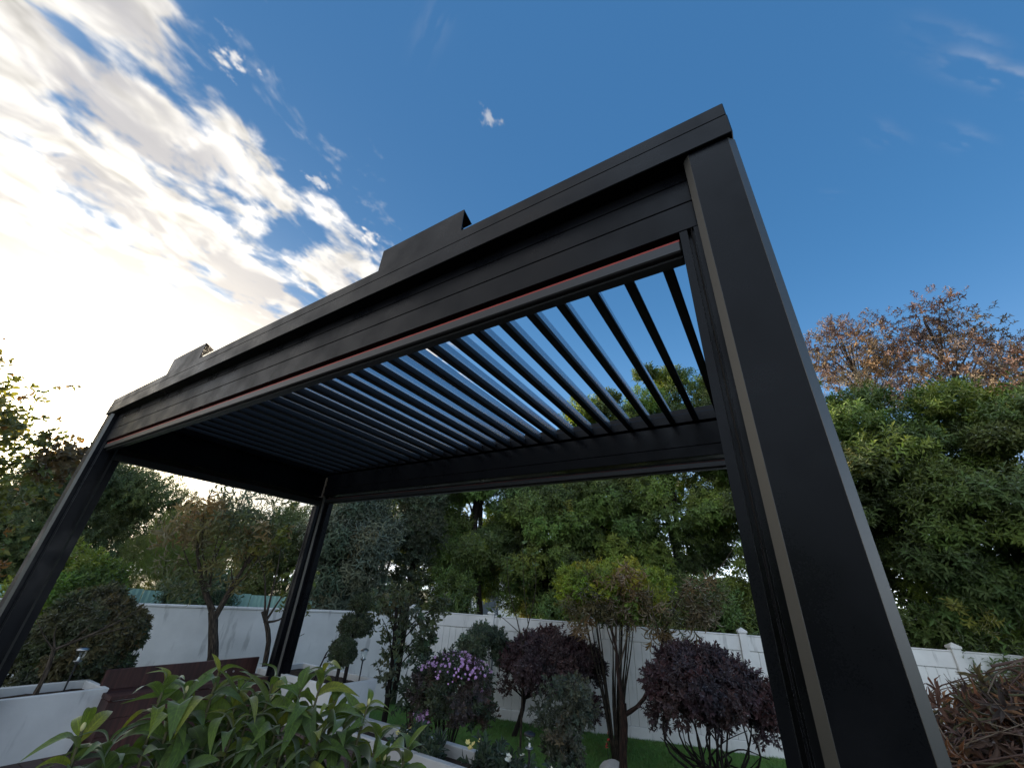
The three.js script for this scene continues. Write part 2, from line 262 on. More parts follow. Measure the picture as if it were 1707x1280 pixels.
// (short boards carry on under the rear planter)
// raised bed between deck and lawn
structure('flower_bed', planarUV(new THREE.BoxGeometry(5.2, 0.66, 0.36, 60, 1, 6).translate(-2.05, LAWN + 0.33 + 0.01, -4.19)), M.soil);
structure('kerb', bevelBox(-4.72, 0.6, LAWN, 0.17, -4.0, -3.925, 0.006), M.kerb);
structure('kerb', bevelBox(-4.72, -2.93, LAWN, 0.17, -4.45, -4.37, 0.006), M.kerb);
structure('kerb', bevelBox(-2.89, 0.6, LAWN, 0.165, -4.47, -4.385, 0.006), M.kerb);

// ---------------------------------------------------------------- pergola
{
  const A = thing('pergola', 'large charcoal aluminium pergola with open louvred roof standing on the deck', 'pergola');
  const xl = -5.86, xr = 0.169, zf = -1.056, zb = -3.96;
  const Y = (h) => h + EYE;
  // caps: two boards with a shadow line between them on each side
  const capX = (za, zb2, n) => { part('cap_board', bevelBox(xl, xr, Y(1.467), Y(1.573), za, zb2, 0.003), M.charcoal, A); part('cap_trim', bevelBox(xl + 0.0015, xr - 0.0015, Y(1.577), Y(1.65), za + (n > 0 ? 0.004 : 0), zb2 - (n > 0 ? 0.0025 : 0), 0.003), M.charcoal, A); };
  capX(-1.30, zf, 1); capX(zb, -3.78, 0);
  for (const [a, b] of [[xl, -5.70], [0.02, xr]]) part('cap_board', bevelBox(a + 0.0008, b, Y(1.468), Y(1.648), -3.775, -1.304, 0.003), M.charcoal, A);
  // posts with corner trims and screen guides
  const post = (x0, x1, z0, z1, gx, gz) => {
    const c = 0.021, y0 = DECK, y1 = Y(1.466), e = 0.0012;
    const p = part('post', prism([[x0 + c, z0], [x1 - c, z0], [x1, z0 + c], [x1, z1 - c], [x1 - c, z1], [x0 + c, z1], [x0, z1 - c], [x0, z0 + c]], y0, y1, 'y'), M.charcoal, A);
    const strip = (ax, az, bx, bz, nx, nz) => part('corner_trim', prism([[ax + nx * -0.004, az + nz * -0.004], [bx + nx * -0.004, bz + nz * -0.004], [bx + nx * e, bz + nz * e], [ax + nx * e, az + nz * e]], y0 + 0.003, y1 - 0.003, 'y'), M.trim, p);
    strip(x0, z1 - c, x0 + c, z1, -0.707, 0.707); strip(x1 - c, z1, x1, z1 - c, 0.707, 0.707); strip(x0, z0 + c, x0 + c, z0, -0.707, -0.707); strip(x1 - c, z0, x1, z0 + c, 0.707, -0.707);
    // guide rails: grooved profile reaching into the opening
    const s = gx > 0 ? 1 : -1, X = gx > 0 ? x1 : x0, g = (t) => X + s * t, f = gz > 0 ? z1 - 0.057 : z0 + 0.057, d = gz > 0 ? -1 : 1, F = (t) => f + d * t;
    part('screen_guide', prism([[g(-0.002), F(0)], [g(0.016), F(0)], [g(0.017), F(0.012)], [g(0.021), F(0.012)], [g(0.022), F(0)], [g(0.026), F(0.004)], [g(0.027), F(0.026)], [g(0.037), F(0.026)], [g(0.038), F(0.002)], [g(0.063), F(0.002)], [g(0.063), F(0.075)], [g(-0.002), F(0.075)]], y0, Y(1.163), 'y'), M.charcoal, p);
    const sz = gz > 0 ? -1 : 1, Z = gz > 0 ? z0 : z1, gg = (t) => Z + sz * t, fx = gx > 0 ? x0 + 0.03 : x1 - 0.03, dx = gx > 0 ? 1 : -1;
    part('screen_guide', prism([[fx, gg(-0.002)], [fx, gg(0.06)], [fx + dx * 0.035, gg(0.06)], [fx + dx * 0.036, gg(0.035)], [fx + dx * 0.046, gg(0.035)], [fx + dx * 0.047, gg(0.06)], [fx + dx * 0.1, gg(0.06)], [fx + dx * 0.1, gg(-0.002)]], y0, Y(1.016), 'y'), M.charcoal, p);
    part('foot_plate', bevelBox(x0 - 0.03, x1 + 0.03, DECK, DECK + 0.012, z0 - 0.03, z1 + 0.03, 0.003), M.charcoal, p);
  };
  post(0, 0.171, -1.265, -1.07, -1, 1); post(xl, xl + 0.171, -1.265, -1.07, 1, 1);
  post(xl, xl + 0.171, -3.945, -3.75, 1, -1); post(0, 0.171, -3.945, -3.75, -1, -1);
  // front and back beams, board by board
  const beamX = (zo, zi, low, cuts, y1) => { let a = low; for (const b of [...cuts, y1]) { part('beam_board', bevelBox(xl + 0.172, -0.001, Y(a), Y(b - 0.004), Math.min(zo, zi), Math.max(zo, zi), 0.002), M.charcoal, A); a = b; } };
  beamX(-1.127, -1.262, 1.165, [1.297, 1.41], 1.47);
  beamX(-3.72, -3.90, 1.16, [1.26], 1.47);
  // side beams
  part('side_beam', bevelBox(xl + 0.02, -5.72, Y(1.15), Y(1.464), -3.715, -1.268, 0.003), M.charcoal, A);
  part('side_beam', bevelBox(0.03, 0.15, Y(1.15), Y(1.464), -3.748, -1.268, 0.003), M.charcoal, A);
  // screen cassettes under the beams: recess, red seal, bottom bar
  const cassette = (x0, x1, z, s, yb) => {
    const zz = (a, b) => [Math.min(z + s * a, z + s * b), Math.max(z + s * a, z + s * b)];
    const bar = part('screen_bar', [bevelBox(x0, x1, Y(yb + 0.012), Y(yb + 0.062), ...zz(0.004, -0.07), 0.005), bevelBox(x0 + 0.001, x1 - 0.001, Y(yb), Y(yb + 0.0115), ...zz(-0.018, -0.06), 0.002)], M.bar, A);
    part('red_seal', bevelBox(x0 + 0.002, x1 - 0.002, Y(yb + 0.0625), Y(yb + 0.073), ...zz(z > -2 ? -0.003 : -0.03, -0.05), 0.001), M.red, bar);
    part('roller_slot', bevelBox(x0 + 0.003, x1 - 0.003, Y(yb + 0.0735), Y(yb + 0.096), ...zz(-0.035, -0.065), 0.001), M.charcoalDark, bar);
  };
  cassette(-5.624, -0.066, -1.137, 1, 1.07); cassette(-5.624, -0.066, -3.735, 1, 1.045);
  for (const [x, s] of [[-5.72, 1], [0.03, -1]]) {
    const xx = (a, b) => [Math.min(x + s * a, x + s * b), Math.max(x + s * a, x + s * b)];
    const bar = part('screen_bar', bevelBox(...xx(-0.01, -0.09), Y(1.02), Y(1.09), -3.748, -1.267, 0.005), M.bar, A);
    part('red_seal', bevelBox(...xx(-0.05, -0.07), Y(1.0905), Y(1.099), -3.747, -1.268, 0.001), M.red, bar);
    part('roller_slot', bevelBox(...xx(-0.045, -0.08), Y(1.0995), Y(1.148), -3.746, -1.269, 0.001), M.charcoalDark, bar);
  }
  // gutter ledges inside the frame
  part('gutter', bevelBox(-5.70, 0.018, Y(1.488), Y(1.575), -3.777, -3.712, 0.004), M.charcoal, A);
  part('gutter', bevelBox(-5.70, 0.018, Y(1.472), Y(1.56), -1.345, -1.306, 0.004), M.charcoal, A);
  // louvre blades, all turned upright
  const blade = prism([[0, 0.004], [0.004, 0], [0.044, 0], [0.051, 0.006], [0.051, 0.026], [0.048, 0.026], [0.047, 0.010], [0.037, 0.010], [0.0325, 0.064], [0.004, 0.135], [0.001, 0.13], [0, 0.03]], -3.705, -1.35, 'z');
  const skin = prism([[0.0328, 0.0645], [0.0335, 0.08], [0.031, 0.115], [0.024, 0.134], [0.014, 0.142], [0.006, 0.142], [0.0045, 0.1355]], -3.700, -1.352, 'z');
  for (let i = 0; i < 28; i++) {
    const x = -0.2025 - 0.2 * i, a = rr(-0.012, 0.012);
    const b = part('louvre', blade, M.charcoalDark, A); b.position.set(x, Y(1.488), 0); b.rotation.z = a;
    part('blade_face', skin, M.blade, b);
  }
  // folded flashing plates standing on the front cap
  const z0 = zf - 0.012, t = 0.004;
  for (const [a, b] of [[-1.69, -1.065], [-4.59, -3.94]]) part('flashing_plate', prism([[z0, Y(1.6505)], [z0, Y(1.825)], [z0 - 0.075, Y(1.79)], [z0 - 0.075, Y(1.79) - t], [z0 - t, Y(1.825) - t * 1.6], [z0 - t, Y(1.70)], [z0 - 0.04, Y(1.68)], [z0 - 0.04, Y(1.676)], [z0 - t, Y(1.69)], [z0 - t, Y(1.6505)]], a, b, 'x'), M.charcoal, A);
}

// ---------------------------------------------------------------- bench and planters on the deck
{
  const b = thing('bench', 'dark reddish brown slab bench with a plank back between the two white planters', 'bench', [-6.0, DECK, -2.95]);
  const W = (m) => m; const z0 = -0.74, z1 = 0.82;
  part('backrest', bevelBox(-0.13, -0.095, 0.44, 0.62, z0 - 0.02, z1, 0.004), W(M.wood), b);
  part('seat_board', bevelBox(-0.092, 0.075, 0.41, 0.45, z0, z1, 0.004), M.wood, b); part('seat_board', bevelBox(0.079, 0.25, 0.41, 0.45, z0, z1, 0.004), M.wood, b);
  for (const y of [0.0, 0.135, 0.27]) part('front_board', bevelBox(0.205, 0.232, y, y + 0.131, z0, z1, 0.003), M.wood, b);
  for (const z of [z0 + 0.005, z1 - 0.045]) part('end_panel', bevelBox(-0.09, 0.2, 0, 0.405, z, z + 0.04, 0.003), M.wood, b);
  const sg = new THREE.CylinderGeometry(0.011, 0.011, 0.006, 12).rotateZ(Math.PI / 2);
  for (const z of [0.21, 0.12, -0.38, -0.47]) { const s = part('screw', sg, M.steel, b); s.position.set(-0.093, 0.49, z); }
}
function planter(label, x0, x1, z0, z1, y0, y1, w = 0.045) {
  const p = thing('planter', label, 'planter', [(x0 + x1) / 2, y0, (z0 + z1) / 2]), hx = (x1 - x0) / 2, hz = (z1 - z0) / 2, h = y1 - y0;
  const s = 0.93, P = [];
  const ring = (k, y, i) => [[-hx * k + i, y, -hz * k + i], [hx * k - i, y, -hz * k + i], [hx * k - i, y, hz * k - i], [-hx * k + i, y, hz * k - i]];
  const wall = (a, b) => { for (let i = 0; i < 4; i++) { const j = (i + 1) % 4; P.push(...a[i], ...b[i], ...b[j], ...a[i], ...b[j], ...a[j]); } };
  const kx = 1 - 0.035 / Math.max(hx, 0.3);
  wall(ring(kx, 0, 0), ring(1, h - 0.006, 0)); wall(ring(1, h - 0.006, 0), ring(1, h, 0.006)); wall(ring(1, h, 0.006), ring(1, h, w - 0.006)); wall(ring(1, h, w - 0.006), ring(1, h - 0.006, w)); wall(ring(1, h - 0.006, w), ring(1, h - 0.2, w));
  const g = new THREE.BufferGeometry(); g.setAttribute('position', new THREE.Float32BufferAttribute(P, 3)); part('planter_box', planarUV(g), M.white, p);
  const sg = new THREE.PlaneGeometry(2 * hx - 2 * w, 2 * hz - 2 * w, 40, 20).rotateX(-Math.PI / 2), q = sg.attributes.position; for (let i = 0; i < q.count; i++) q.setY(i, h - 0.085 + 0.035 * fbm(q.getX(i) * 9 + x0, q.getZ(i) * 9, 3)); part('soil', planarUV(sg), M.soil, p);
  return p;
}
planter('white box planter at the left end of the bench, holding a bare twig', -6.55, -5.97, -2.165, -0.35, DECK, 0.555);
planter('white box planter behind the rear pergola post, holding clipped ball bushes', -6.24, -4.68, -4.50, -3.81, DECK, 0.55);

// ---------------------------------------------------------------- garden walls and fences
{ // plain rendered wall on the left
  const a = V(-10.9, 0, -1.75), b = V(-7.42, 0, -7.45), d = b.clone().sub(a), L = d.length(), w = thing('garden_wall', 'smooth white rendered garden wall along the left side behind the bench', 'wall', [a.x, LAWN, a.z]);
  w.rotation.y = Math.atan2(-d.z, d.x);
  part('wall_face', bevelBox(-3, L, 0, 1.66, -0.09, 0.09, 0.006), M.white, w); part('wall_cap', bevelBox(-3, L + 0.002, 1.662, 1.70, -0.105, 0.105, 0.006), M.white, w);
  const f = thing('metal_fence', 'pale green sheet metal fence just showing above the left wall', 'fence', [a.x - 1.6, LAWN, a.z - 0.6]); f.rotation.y = w.rotation.y;
  for (let i = -3; i < 8; i++) { const pts = []; for (let k = 0; k <= 40; k++) pts.push([i * 0.99 + k * 0.0245, 0.012 * Math.sin(k * 1.57)]); for (let k = 40; k >= 0; k--) pts.push([i * 0.99 + k * 0.0245, 0.012 * Math.sin(k * 1.57) - 0.003]); part('metal_sheet', prism(pts, 0, 1.86 + (i % 2) * 0.02, 'y'), M.teal, f); }
}
{ // white vinyl privacy fence
  const xs = [-7.3, -5.52, -3.5, -0.84, 2.24, 5.0, 7.6], zf = (x) => -7.85 - 0.31 * (x + 7), H = 1.77;
  const f = thing('vinyl_fence', 'white vinyl privacy fence with capped posts along the back of the lawn', 'fence', [xs[0], LAWN, zf(xs[0])]);
  const dir = V(1, 0, -0.31).normalize(); f.rotation.y = Math.atan2(-dir.z, dir.x); const k = 1 / dir.x, at = (x) => (x - xs[0]) * k;
  const board = bevelBox(-0.0735, 0.0735, 0, 1.30, -0.013, 0.013, 0.0075); let nb = 0;
  for (let i = 0; i < xs.length; i++) {
    const s = at(xs[i]), p = part('fence_post', bevelBox(s - 0.064, s + 0.064, 0, H + 0.02, -0.064, 0.064, 0.006), M.vinyl, f);
    const cap = new THREE.ConeGeometry(0.105, 0.05, 4).rotateY(Math.PI / 4).translate(s, H + 0.085, 0); part('post_cap', [bevelBox(s - 0.078, s + 0.078, H + 0.022, H + 0.06, -0.078, 0.078, 0.004), planarUV(cap)], M.vinyl, p);
    if (i + 1 === xs.length) break;
    const e = at(xs[i + 1]), a = s + 0.066, b = e - 0.066;
    part('top_rail', [bevelBox(a, b, H - 0.26, H - 0.03, -0.026, 0.026, 0.006), bevelBox(a, b, H - 0.028, H - 0.006, -0.033, 0.033, 0.006)], M.vinyl, f);
    part('bottom_rail', bevelBox(a, b, 0.03, 0.205, -0.027, 0.027, 0.006), M.vinyl, f);
    const n = Math.round((b - a) / 0.15);
    for (let j = 0; j < n; j++) { const q = part('fence_board', board, M.vinyl, f); q.position.set(a + (j + 0.5) * (b - a) / n, 0.207, 0); q.scale.set((b - a) / n / 0.15, 1, 1); nb++; }
  }
}
{ // house far behind the trees
  const h = thing('house', 'small white house glimpsed between the tree trunks beyond the fence', 'house', [-16.2, LAWN, -24.0]); h.rotation.y = 0.6;
  part('wall', bevelBox(-3.6, 3.6, 0, 3.0, -2.5, 2.5, 0.02), M.house, h); part('roof', prism([[-2.9, 3.002], [2.9, 3.002], [0, 4.4]], -3.9, 3.9, 'x'), M.tile, h);
  for (const x of [-2.2, 0, 2.2]) { const w = part('window', bevelBox(x - 0.6, x + 0.6, 1.0, 2.3, 2.502, 2.55, 0.01), M.frame, h); part('pane', bevelBox(x - 0.52, x + 0.52, 1.08, 2.22, 2.552, 2.56, 0.003), M.pane, w); }
}

// ---------------------------------------------------------------- vegetation
const _c = new THREE.Color();
function inst(name, geo, mat, list, parent, kind = true) {  // list of [matrix, colour triple]
  const m = new THREE.InstancedMesh(geo, mat, list.length); list.forEach(([x, c], i) => { m.setMatrixAt(i, x); m.setColorAt(i, _c.setRGB(...c)); }); m.name = name; if (kind) m.userData.kind = 'stuff'; parent.add(m); return m;
}
const tint = (c, v = 0.25, w = 0.18) => { const k = 1 + rr(-v, v), h = rr(-w, w); return [Math.max(0.002, c[0] * k * (1 + h)), Math.max(0.002, c[1] * k), Math.max(0.002, c[2] * k * (1 - h))]; };
function sphereDir() { const z = rr(-1, 1), a = rr(0, 6.283), s = Math.sqrt(1 - z * z); return V(Math.cos(a) * s, z, Math.sin(a) * s); }
// clumps of leaves filling an ellipsoid: [centre, radius] list
function clumpsIn(c, r, n, size, { shell = 0.55, low = -1, flat = 1 } = {}) {
  const out = []; for (let i = 0; i < n; i++) { const d = sphereDir(); if (d.y < low) { i--; continue; } const k = mix(shell, 1, Math.sqrt(rnd())); out.push([V(c[0] + d.x * r[0] * k, c[1] + d.y * r[1] * k, c[2] + d.z * r[2] * k), size * rr(0.7, 1.3), flat]); } return out;
}
// leaf sprays over clumps; colours change from clump to clump
function leafList(clumps, per, palette, { up = 0.45, droop = 0, scale = [0.75, 1.25], hollow = 0.35, vary = 0.22, centre = null, out = 1 } = {}) {
  const list = [];
  for (const [c, r, flat] of clumps) {
    const base = palette[Math.floor(rnd() * palette.length)], tone = tint(base, vary, 0.14), n = Math.max(1, Math.round(per * rr(0.7, 1.3)));
    for (let i = 0; i < n; i++) {
      const d = sphereDir(), k = r * mix(hollow, 1, Math.pow(rnd(), 0.6)), p = V(c.x + d.x * k, c.y + d.y * k * (flat ?? 1), c.z + d.z * k);
      const dir = d.clone().multiplyScalar(out).add(V(rr(-0.5, 0.5), up - droop + rr(-0.3, 0.3), rr(-0.5, 0.5))); if (centre) dir.addScaledVector(p.clone().sub(V(...centre)).normalize(), 0.8);
      list.push([pose(dir, rr(0, 6.28), rr(...scale), p), tint(tone, 0.2, 0.12)]);
    }
  }
  return list;
}
function trunk(o, pos, paths, mat, twig = mat) { paths.forEach(([pts, r0, r1], i) => part(i ? 'branch' : 'trunk', limb(pts.map((p) => V(p[0] - pos[0], p[1] - pos[1], p[2] - pos[2])), r0, r1, i ? 6 : 9, 0, 0.35), i > 2 ? twig : mat, o)); }
function local(list, pos) { const m = new THREE.Matrix4().makeTranslation(-pos[0], -pos[1], -pos[2]); for (const e of list) e[0].premultiply(m); return list; }

// sprays shared by trees of a kind
const SPR = {
  hedge: [0, 1].map(() => spray(10, 0.115, 0.15, { wid: 0.036, seg: 2, fold: 0.25, droop: 0.3, tip: 0.65 }, 1.1)),
  small: spray(9, 0.085, 0.10, { wid: 0.034, seg: 2, fold: 0.2, droop: 0.25, tip: 0.6 }, 1.0),
  tiny: spray(10, 0.042, 0.06, { wid: 0.019, seg: 2, fold: 0.2, droop: 0.2, tip: 0.6 }, 1.0, 0.0015),
  round: spray(7, 0.075, 0.09, { wid: 0.042, seg: 3, fold: 0.2, droop: 0.3, tip: 0.5 }, 1.0),
  long: spray(8, 0.15, 0.16, { wid: 0.03, seg: 3, fold: 0.25, droop: 0.6, tip: 0.65 }, 1.1),
  dry: spray(8, 0.15, 0.10, { wid: 0.024, seg: 3, fold: 0.5, droop: 0.5, tip: 0.7, wave: 0.06 }, 0.8),
  autumn: spray(9, 0.17, 0.26, { wid: 0.06, seg: 2, fold: 0.3, droop: 0.5, tip: 0.6 }, 1.0, 0.004),
  needle: spray(12, 0.13, 0.16, { wid: 0.012, seg: 1, fold: 0.1, droop: 0.1, tip: 0.6 }, 0.6),
  fan: spray(12, 0.10, 0.12, { wid: 0.022, seg: 1, fold: 0.1, droop: 0.05, tip: 0.6 }, 0.7),
};
const GREEN = [[0.115, 0.18, 0.018], [0.145, 0.215, 0.020], [0.18, 0.25, 0.022], [0.09, 0.15, 0.020]];
const LIME = [[0.20, 0.25, 0.025], [0.16, 0.23, 0.025], [0.25, 0.26, 0.03]];

// trees to the left, beyond the wall
function roundTree(name, label, x, z, r, y0, y1, spr, palette, opt = {}) {
  const pos = [x, LAWN, z], o = thing(name, label, opt.category ?? 'tree', pos, opt.group), cy = (y0 + y1) / 2, ry = (y1 - y0) / 2, cl = clumpsIn([x, cy, z], [r, ry, r], opt.n ?? 22, opt.size ?? 0.5, { shell: 0.55 });
  cl.push(...clumpsIn([x, cy, z], [r * 0.5, ry * 0.6, r * 0.5], 6, (opt.size ?? 0.5) * 1.2));
  const paths = [[[[x, LAWN - 0.05, z], [x + 0.06, mix(LAWN, y0, 0.5), z], [x, cy, z], [x, y1 - ry * 0.4, z]], opt.tr ?? 0.09, 0.02]];
  for (const [c] of cl.slice(0, 12)) paths.push([[[x, Math.max(LAWN + 0.2, Math.min(c.y - 0.3, y0 + 0.2)), z], [mix(x, c.x, 0.5), c.y - 0.3, mix(z, c.z, 0.5)], [c.x, c.y, c.z]], 0.03, 0.006]);
  trunk(o, pos, paths, opt.bark ?? M.bark);
  inst('crown', spr, opt.mat ?? LEAF, local(leafList(cl, opt.per ?? 150, palette, { centre: [x, y0, z], ...opt.leaf }), pos), o); return o;
}
const FAR = [[0.11, 0.145, 0.022], [0.13, 0.16, 0.025], [0.09, 0.125, 0.022]];
// tall trees beyond the fence
function hedgeTree(label, x, z, r, y0, y1, { n = 26, per = 190, palette = GREEN, lime = 0.25, spr = SPR.hedge[0], trunks = 1, group = 'tall green trees beyond the fence', name = 'broadleaf_tree', size = 0.62 } = {}) {
  const pos = [x, LAWN, z], o = thing(name, label, 'tree', pos, group), cy = (y0 + y1) / 2, ry = (y1 - y0) / 2;
  const cl = clumpsIn([x, cy, z], [r * 0.9, ry * 0.94, r * 0.9], Math.round(n * 1.7), size * 0.85, { shell: 0.62, flat: 0.58 }); cl.push(...clumpsIn([x, cy, z], [r * 0.4, ry * 0.7, r * 0.4], Math.round(n * 0.25), size * 1.0, { flat: 0.8 }));
  const paths = []; for (let i = 0; i < trunks; i++) { const a = i * 2.1, q = [x + Math.cos(a) * 0.4 * (trunks > 1), z + Math.sin(a) * 0.3 * (trunks > 1)]; paths.push([[[q[0], LAWN - 0.05, q[1]], [q[0] + rr(-0.1, 0.1), LAWN + 1.2, q[1]], [x + rr(-0.2, 0.2), y0 + ry * 0.8, z + rr(-0.2, 0.2)], [x, y0 + ry * 1.5, z]], 0.13, 0.05]); }
  for (const [c] of cl.slice(0, 14)) paths.push([[[x, Math.min(c.y - 0.4, y0 + ry * 0.9), z], [mix(x, c.x, 0.5), c.y - 0.35, mix(z, c.z, 0.5)], [c.x, c.y, c.z]], 0.045, 0.01]);
  trunk(o, pos, paths, M.barkDark);
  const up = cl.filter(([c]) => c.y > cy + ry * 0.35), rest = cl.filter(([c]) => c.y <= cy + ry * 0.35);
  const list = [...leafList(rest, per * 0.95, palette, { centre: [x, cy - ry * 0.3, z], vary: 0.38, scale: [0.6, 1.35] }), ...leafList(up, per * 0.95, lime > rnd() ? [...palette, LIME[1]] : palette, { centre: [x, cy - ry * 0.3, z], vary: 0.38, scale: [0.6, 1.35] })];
  // stray lighter sprays
  const extra = leafList(clumpsIn([x, cy, z], [r * 0.98, ry * 0.97, r * 0.98], 15, 0.2, { shell: 0.97 }), 15, LIME, { centre: [x, cy, z] });
  inst('crown', spr, LEAF, local([...list, ...extra], pos), o); return o;
}
hedgeTree('tall bushy green tree just right of the front pergola post', 1.75, -12.0, 1.95, 0.0, 7.0, { n: 40 });
hedgeTree('wide bushy green tree at the right edge behind the fence', 3.95, -11.6, 1.7, 0.0, 6.5, { n: 34, spr: SPR.hedge[1] });
hedgeTree('green tree partly cut off at the far right behind the fence', 6.6, -11.2, 1.5, 0.0, 4.7, { n: 26 });
hedgeTree('tall green tree mostly hidden by the front pergola post', -0.4, -12.9, 1.7, 0.6, 8.2, { n: 34, trunks: 2 });
hedgeTree('tallest green tree, its top seen between the louvre blades', -2.5, -13.2, 1.65, 0.7, 9.6, { n: 36, trunks: 2, spr: SPR.hedge[1] });
hedgeTree('tall green tree behind the yellow-green dome bush', -4.5, -12.6, 1.55, 0.7, 8.5, { n: 32, trunks: 3 });
hedgeTree('green tree with dark trunks standing left of the tallest tree', -6.0, -11.5, 1.45, 1.0, 5.3, { n: 30, trunks: 3 });
hedgeTree('dark green tree with glossy leaves right of the ivy-clad column', -7.9, -10.6, 1.25, 1.25, 6.2, { n: 26, trunks: 3, lime: 0, spr: SPR.hedge[1] });
// dark undergrowth between the trunks
for (const [x, z, r, top, text] of [[3.0, -11.4, 0.9, 1.5, 'low green bush behind the fence under the right trees'], [0.6, -11.9, 0.9, 1.9, 'low green bush behind the fence, just left of the front post'], [-1.3, -11.4, 0.9, 2.3, 'low green bush behind the fence, right of the dried tree'], [-3.2, -11.0, 0.9, 1.9, 'low green bush behind the fence under the yellow-green dome'], [-4.9, -10.6, 0.7, 1.6, 'low green bush behind the fence, right of the gap to the house'], [-7.6, -9.6, 0.7, 2.0, 'low green bush behind the fence, left of the gap to the house'], [-6.35, -12.4, 0.5, 2.3, 'low green bush half hiding the far white house'], [5.2, -11.0, 0.9, 1.6, 'low green bush behind the fence at the far right']])
  roundTree('undergrowth_bush', text, x, z, r, -0.5, top, SPR.hedge[0], GREEN, { n: 16, size: 0.45, per: 90, category: 'bush' });
roundTree('broadleaf_tree', 'olive green tree filling the view right behind the rear post', -13.4, -8.3, 1.3, -0.3, 4.1, SPR.hedge[1], FAR, { n: 24, size: 0.6, per: 170 });
// autumn trees behind them
function autumnTree(label, x, z, r, y0, y1, per) {
  const pos = [x, LAWN, z], o = thing('autumn_tree', label, 'tree', pos, 'red-brown autumn trees above the green ones'), cy = (y0 + y1) / 2, ry = (y1 - y0) / 2;
  const cl = clumpsIn([x, cy, z], [r, ry, r], 26, 0.6, { shell: 0.35, low: -0.7 }), paths = [[[[x, LAWN, z], [x + 0.1, y0 - 1, z], [x, cy, z], [x, y1 - 0.6, z]], 0.16, 0.02]];
  for (const [c] of cl) paths.push([[[x, Math.max(y0 - 0.8, c.y - 1.6), z], [mix(x, c.x, 0.55), c.y - 0.6, mix(z, c.z, 0.55)], [c.x, c.y, c.z]], 0.035, 0.006]);
  trunk(o, pos, paths, M.bark);
  inst('crown', SPR.autumn, LEAFDRY, local(leafList(cl, per, [[0.19, 0.115, 0.08], [0.22, 0.15, 0.08], [0.17, 0.10, 0.08], [0.20, 0.145, 0.085]], { hollow: 0.1, up: 0.3, scale: [0.4, 0.8] }), pos), o);
}
autumnTree('smaller red-brown autumn tree next to the pergola post top', 3.7, -16.7, 1.35, 7.6, 11.3, 50);
autumnTree('largest red-brown autumn tree, highest on the right skyline', 5.75, -16.0, 1.75, 6.6, 10.9, 62);
autumnTree('red-brown autumn tree at the right picture edge', 7.7, -15.5, 1.4, 5.8, 9.0, 44);
autumnTree('thin red-brown autumn tree low in the gap at the right edge', 6.6, -13.9, 1.1, 4.6, 7.6, 40);

// trees behind the camera, seen only as the dark lower half of the mirror image in the front post
hedgeTree('green tree standing behind the camera, right of the deck', 1.6, 7.5, 2.0, 0.2, 3.6, { n: 26, per: 120, size: 0.8 });
hedgeTree('green tree standing behind the camera, in line with the front post', -1.9, 8.2, 2.0, 0.2, 3.5, { n: 26, per: 120, size: 0.8 });
// far trees beyond the wall on the left
roundTree('broadleaf_tree', 'dark far tree with a rounded top left of the rear post, highest of its group', -23.4, -6.9, 2.4, 0, 5.5, SPR.hedge[0], FAR, { n: 34, size: 0.95, per: 230, group: 'far trees beyond the left wall' });
roundTree('broadleaf_tree', 'dark far tree seen just right of the left post', -23.6, -4.4, 2.4, 0, 5.9, SPR.hedge[1], FAR, { n: 36, size: 0.95, per: 240, group: 'far trees beyond the left wall' });
roundTree('broadleaf_tree', 'far dark tree behind the left post, between two others', -25.5, -5.4, 2.4, 0, 6.2, SPR.hedge[1], FAR, { n: 34, size: 0.95, per: 240, group: 'far trees beyond the left wall' });
roundTree('broadleaf_tree', 'far green tree hanging below the side beam near the rear post', -22.0, -9.9, 2.2, 0, 4.6, SPR.hedge[0], FAR, { n: 28, size: 0.9, per: 200, group: 'far trees beyond the left wall' });
roundTree('broadleaf_tree', 'far green tree low behind the left edge post', -23.0, -0.3, 2.4, 0, 4.2, SPR.hedge[1], FAR, { n: 28, size: 0.9, per: 190, group: 'far trees beyond the left wall' });
roundTree('pine_tree', 'dark pine with open needles against the bright sky under the side beam', -19.5, -9.0, 1.0, 3.0, 5.9, SPR.needle, [[0.06, 0.085, 0.03]], { n: 14, size: 0.4, per: 70 });
roundTree('conifer', 'bright yellow-green conifer behind the left wall', -12.1, -4.55, 0.85, 0.2, 2.65, SPR.fan, [[0.20, 0.26, 0.02], [0.24, 0.27, 0.02], [0.15, 0.21, 0.02]], { n: 24, size: 0.36, per: 200, category: 'conifer', leaf: { up: 0.8 } });
roundTree('hedge_bush', 'broad hedge bush with yellow-green top behind the left wall', -10.85, -2.75, 0.62, 0.2, 1.74, SPR.small, [[0.17, 0.25, 0.02], [0.12, 0.19, 0.018], [0.28, 0.34, 0.025]], { n: 26, size: 0.3, per: 170, category: 'bush' });
roundTree('hedge_bush', 'low dark bush against the wall top right of the hedge bush', -10.6, -4.75, 0.5, 0.0, 1.5, SPR.long, [[0.07, 0.115, 0.035]], { n: 14, size: 0.28, per: 70, category: 'bush' });
roundTree('silver_tree', 'grey-green tree with pale leaf undersides right of the rear post', -9.05, -7.15, 0.95, 1.0, 3.9, SPR.long, [[0.11, 0.14, 0.085], [0.15, 0.18, 0.11], [0.08, 0.115, 0.055], [0.19, 0.19, 0.10]], { n: 28, size: 0.42, per: 150, leaf: { up: 0.2 } });
roundTree('column_tree', 'dark narrow ivy-clad tree column left of the tall green trees', -8.6, -8.85, 0.42, 0.2, 5.6, SPR.small, [[0.06, 0.085, 0.032], [0.075, 0.10, 0.036]], { n: 34, size: 0.4, per: 130, leaf: { up: -0.5 } });
roundTree('broadleaf_tree', 'green tree filling the gap behind the silver tree', -10.6, -9.6, 1.6, 0, 5.4, SPR.hedge[0], GREEN, { n: 26, size: 0.6, per: 170 });

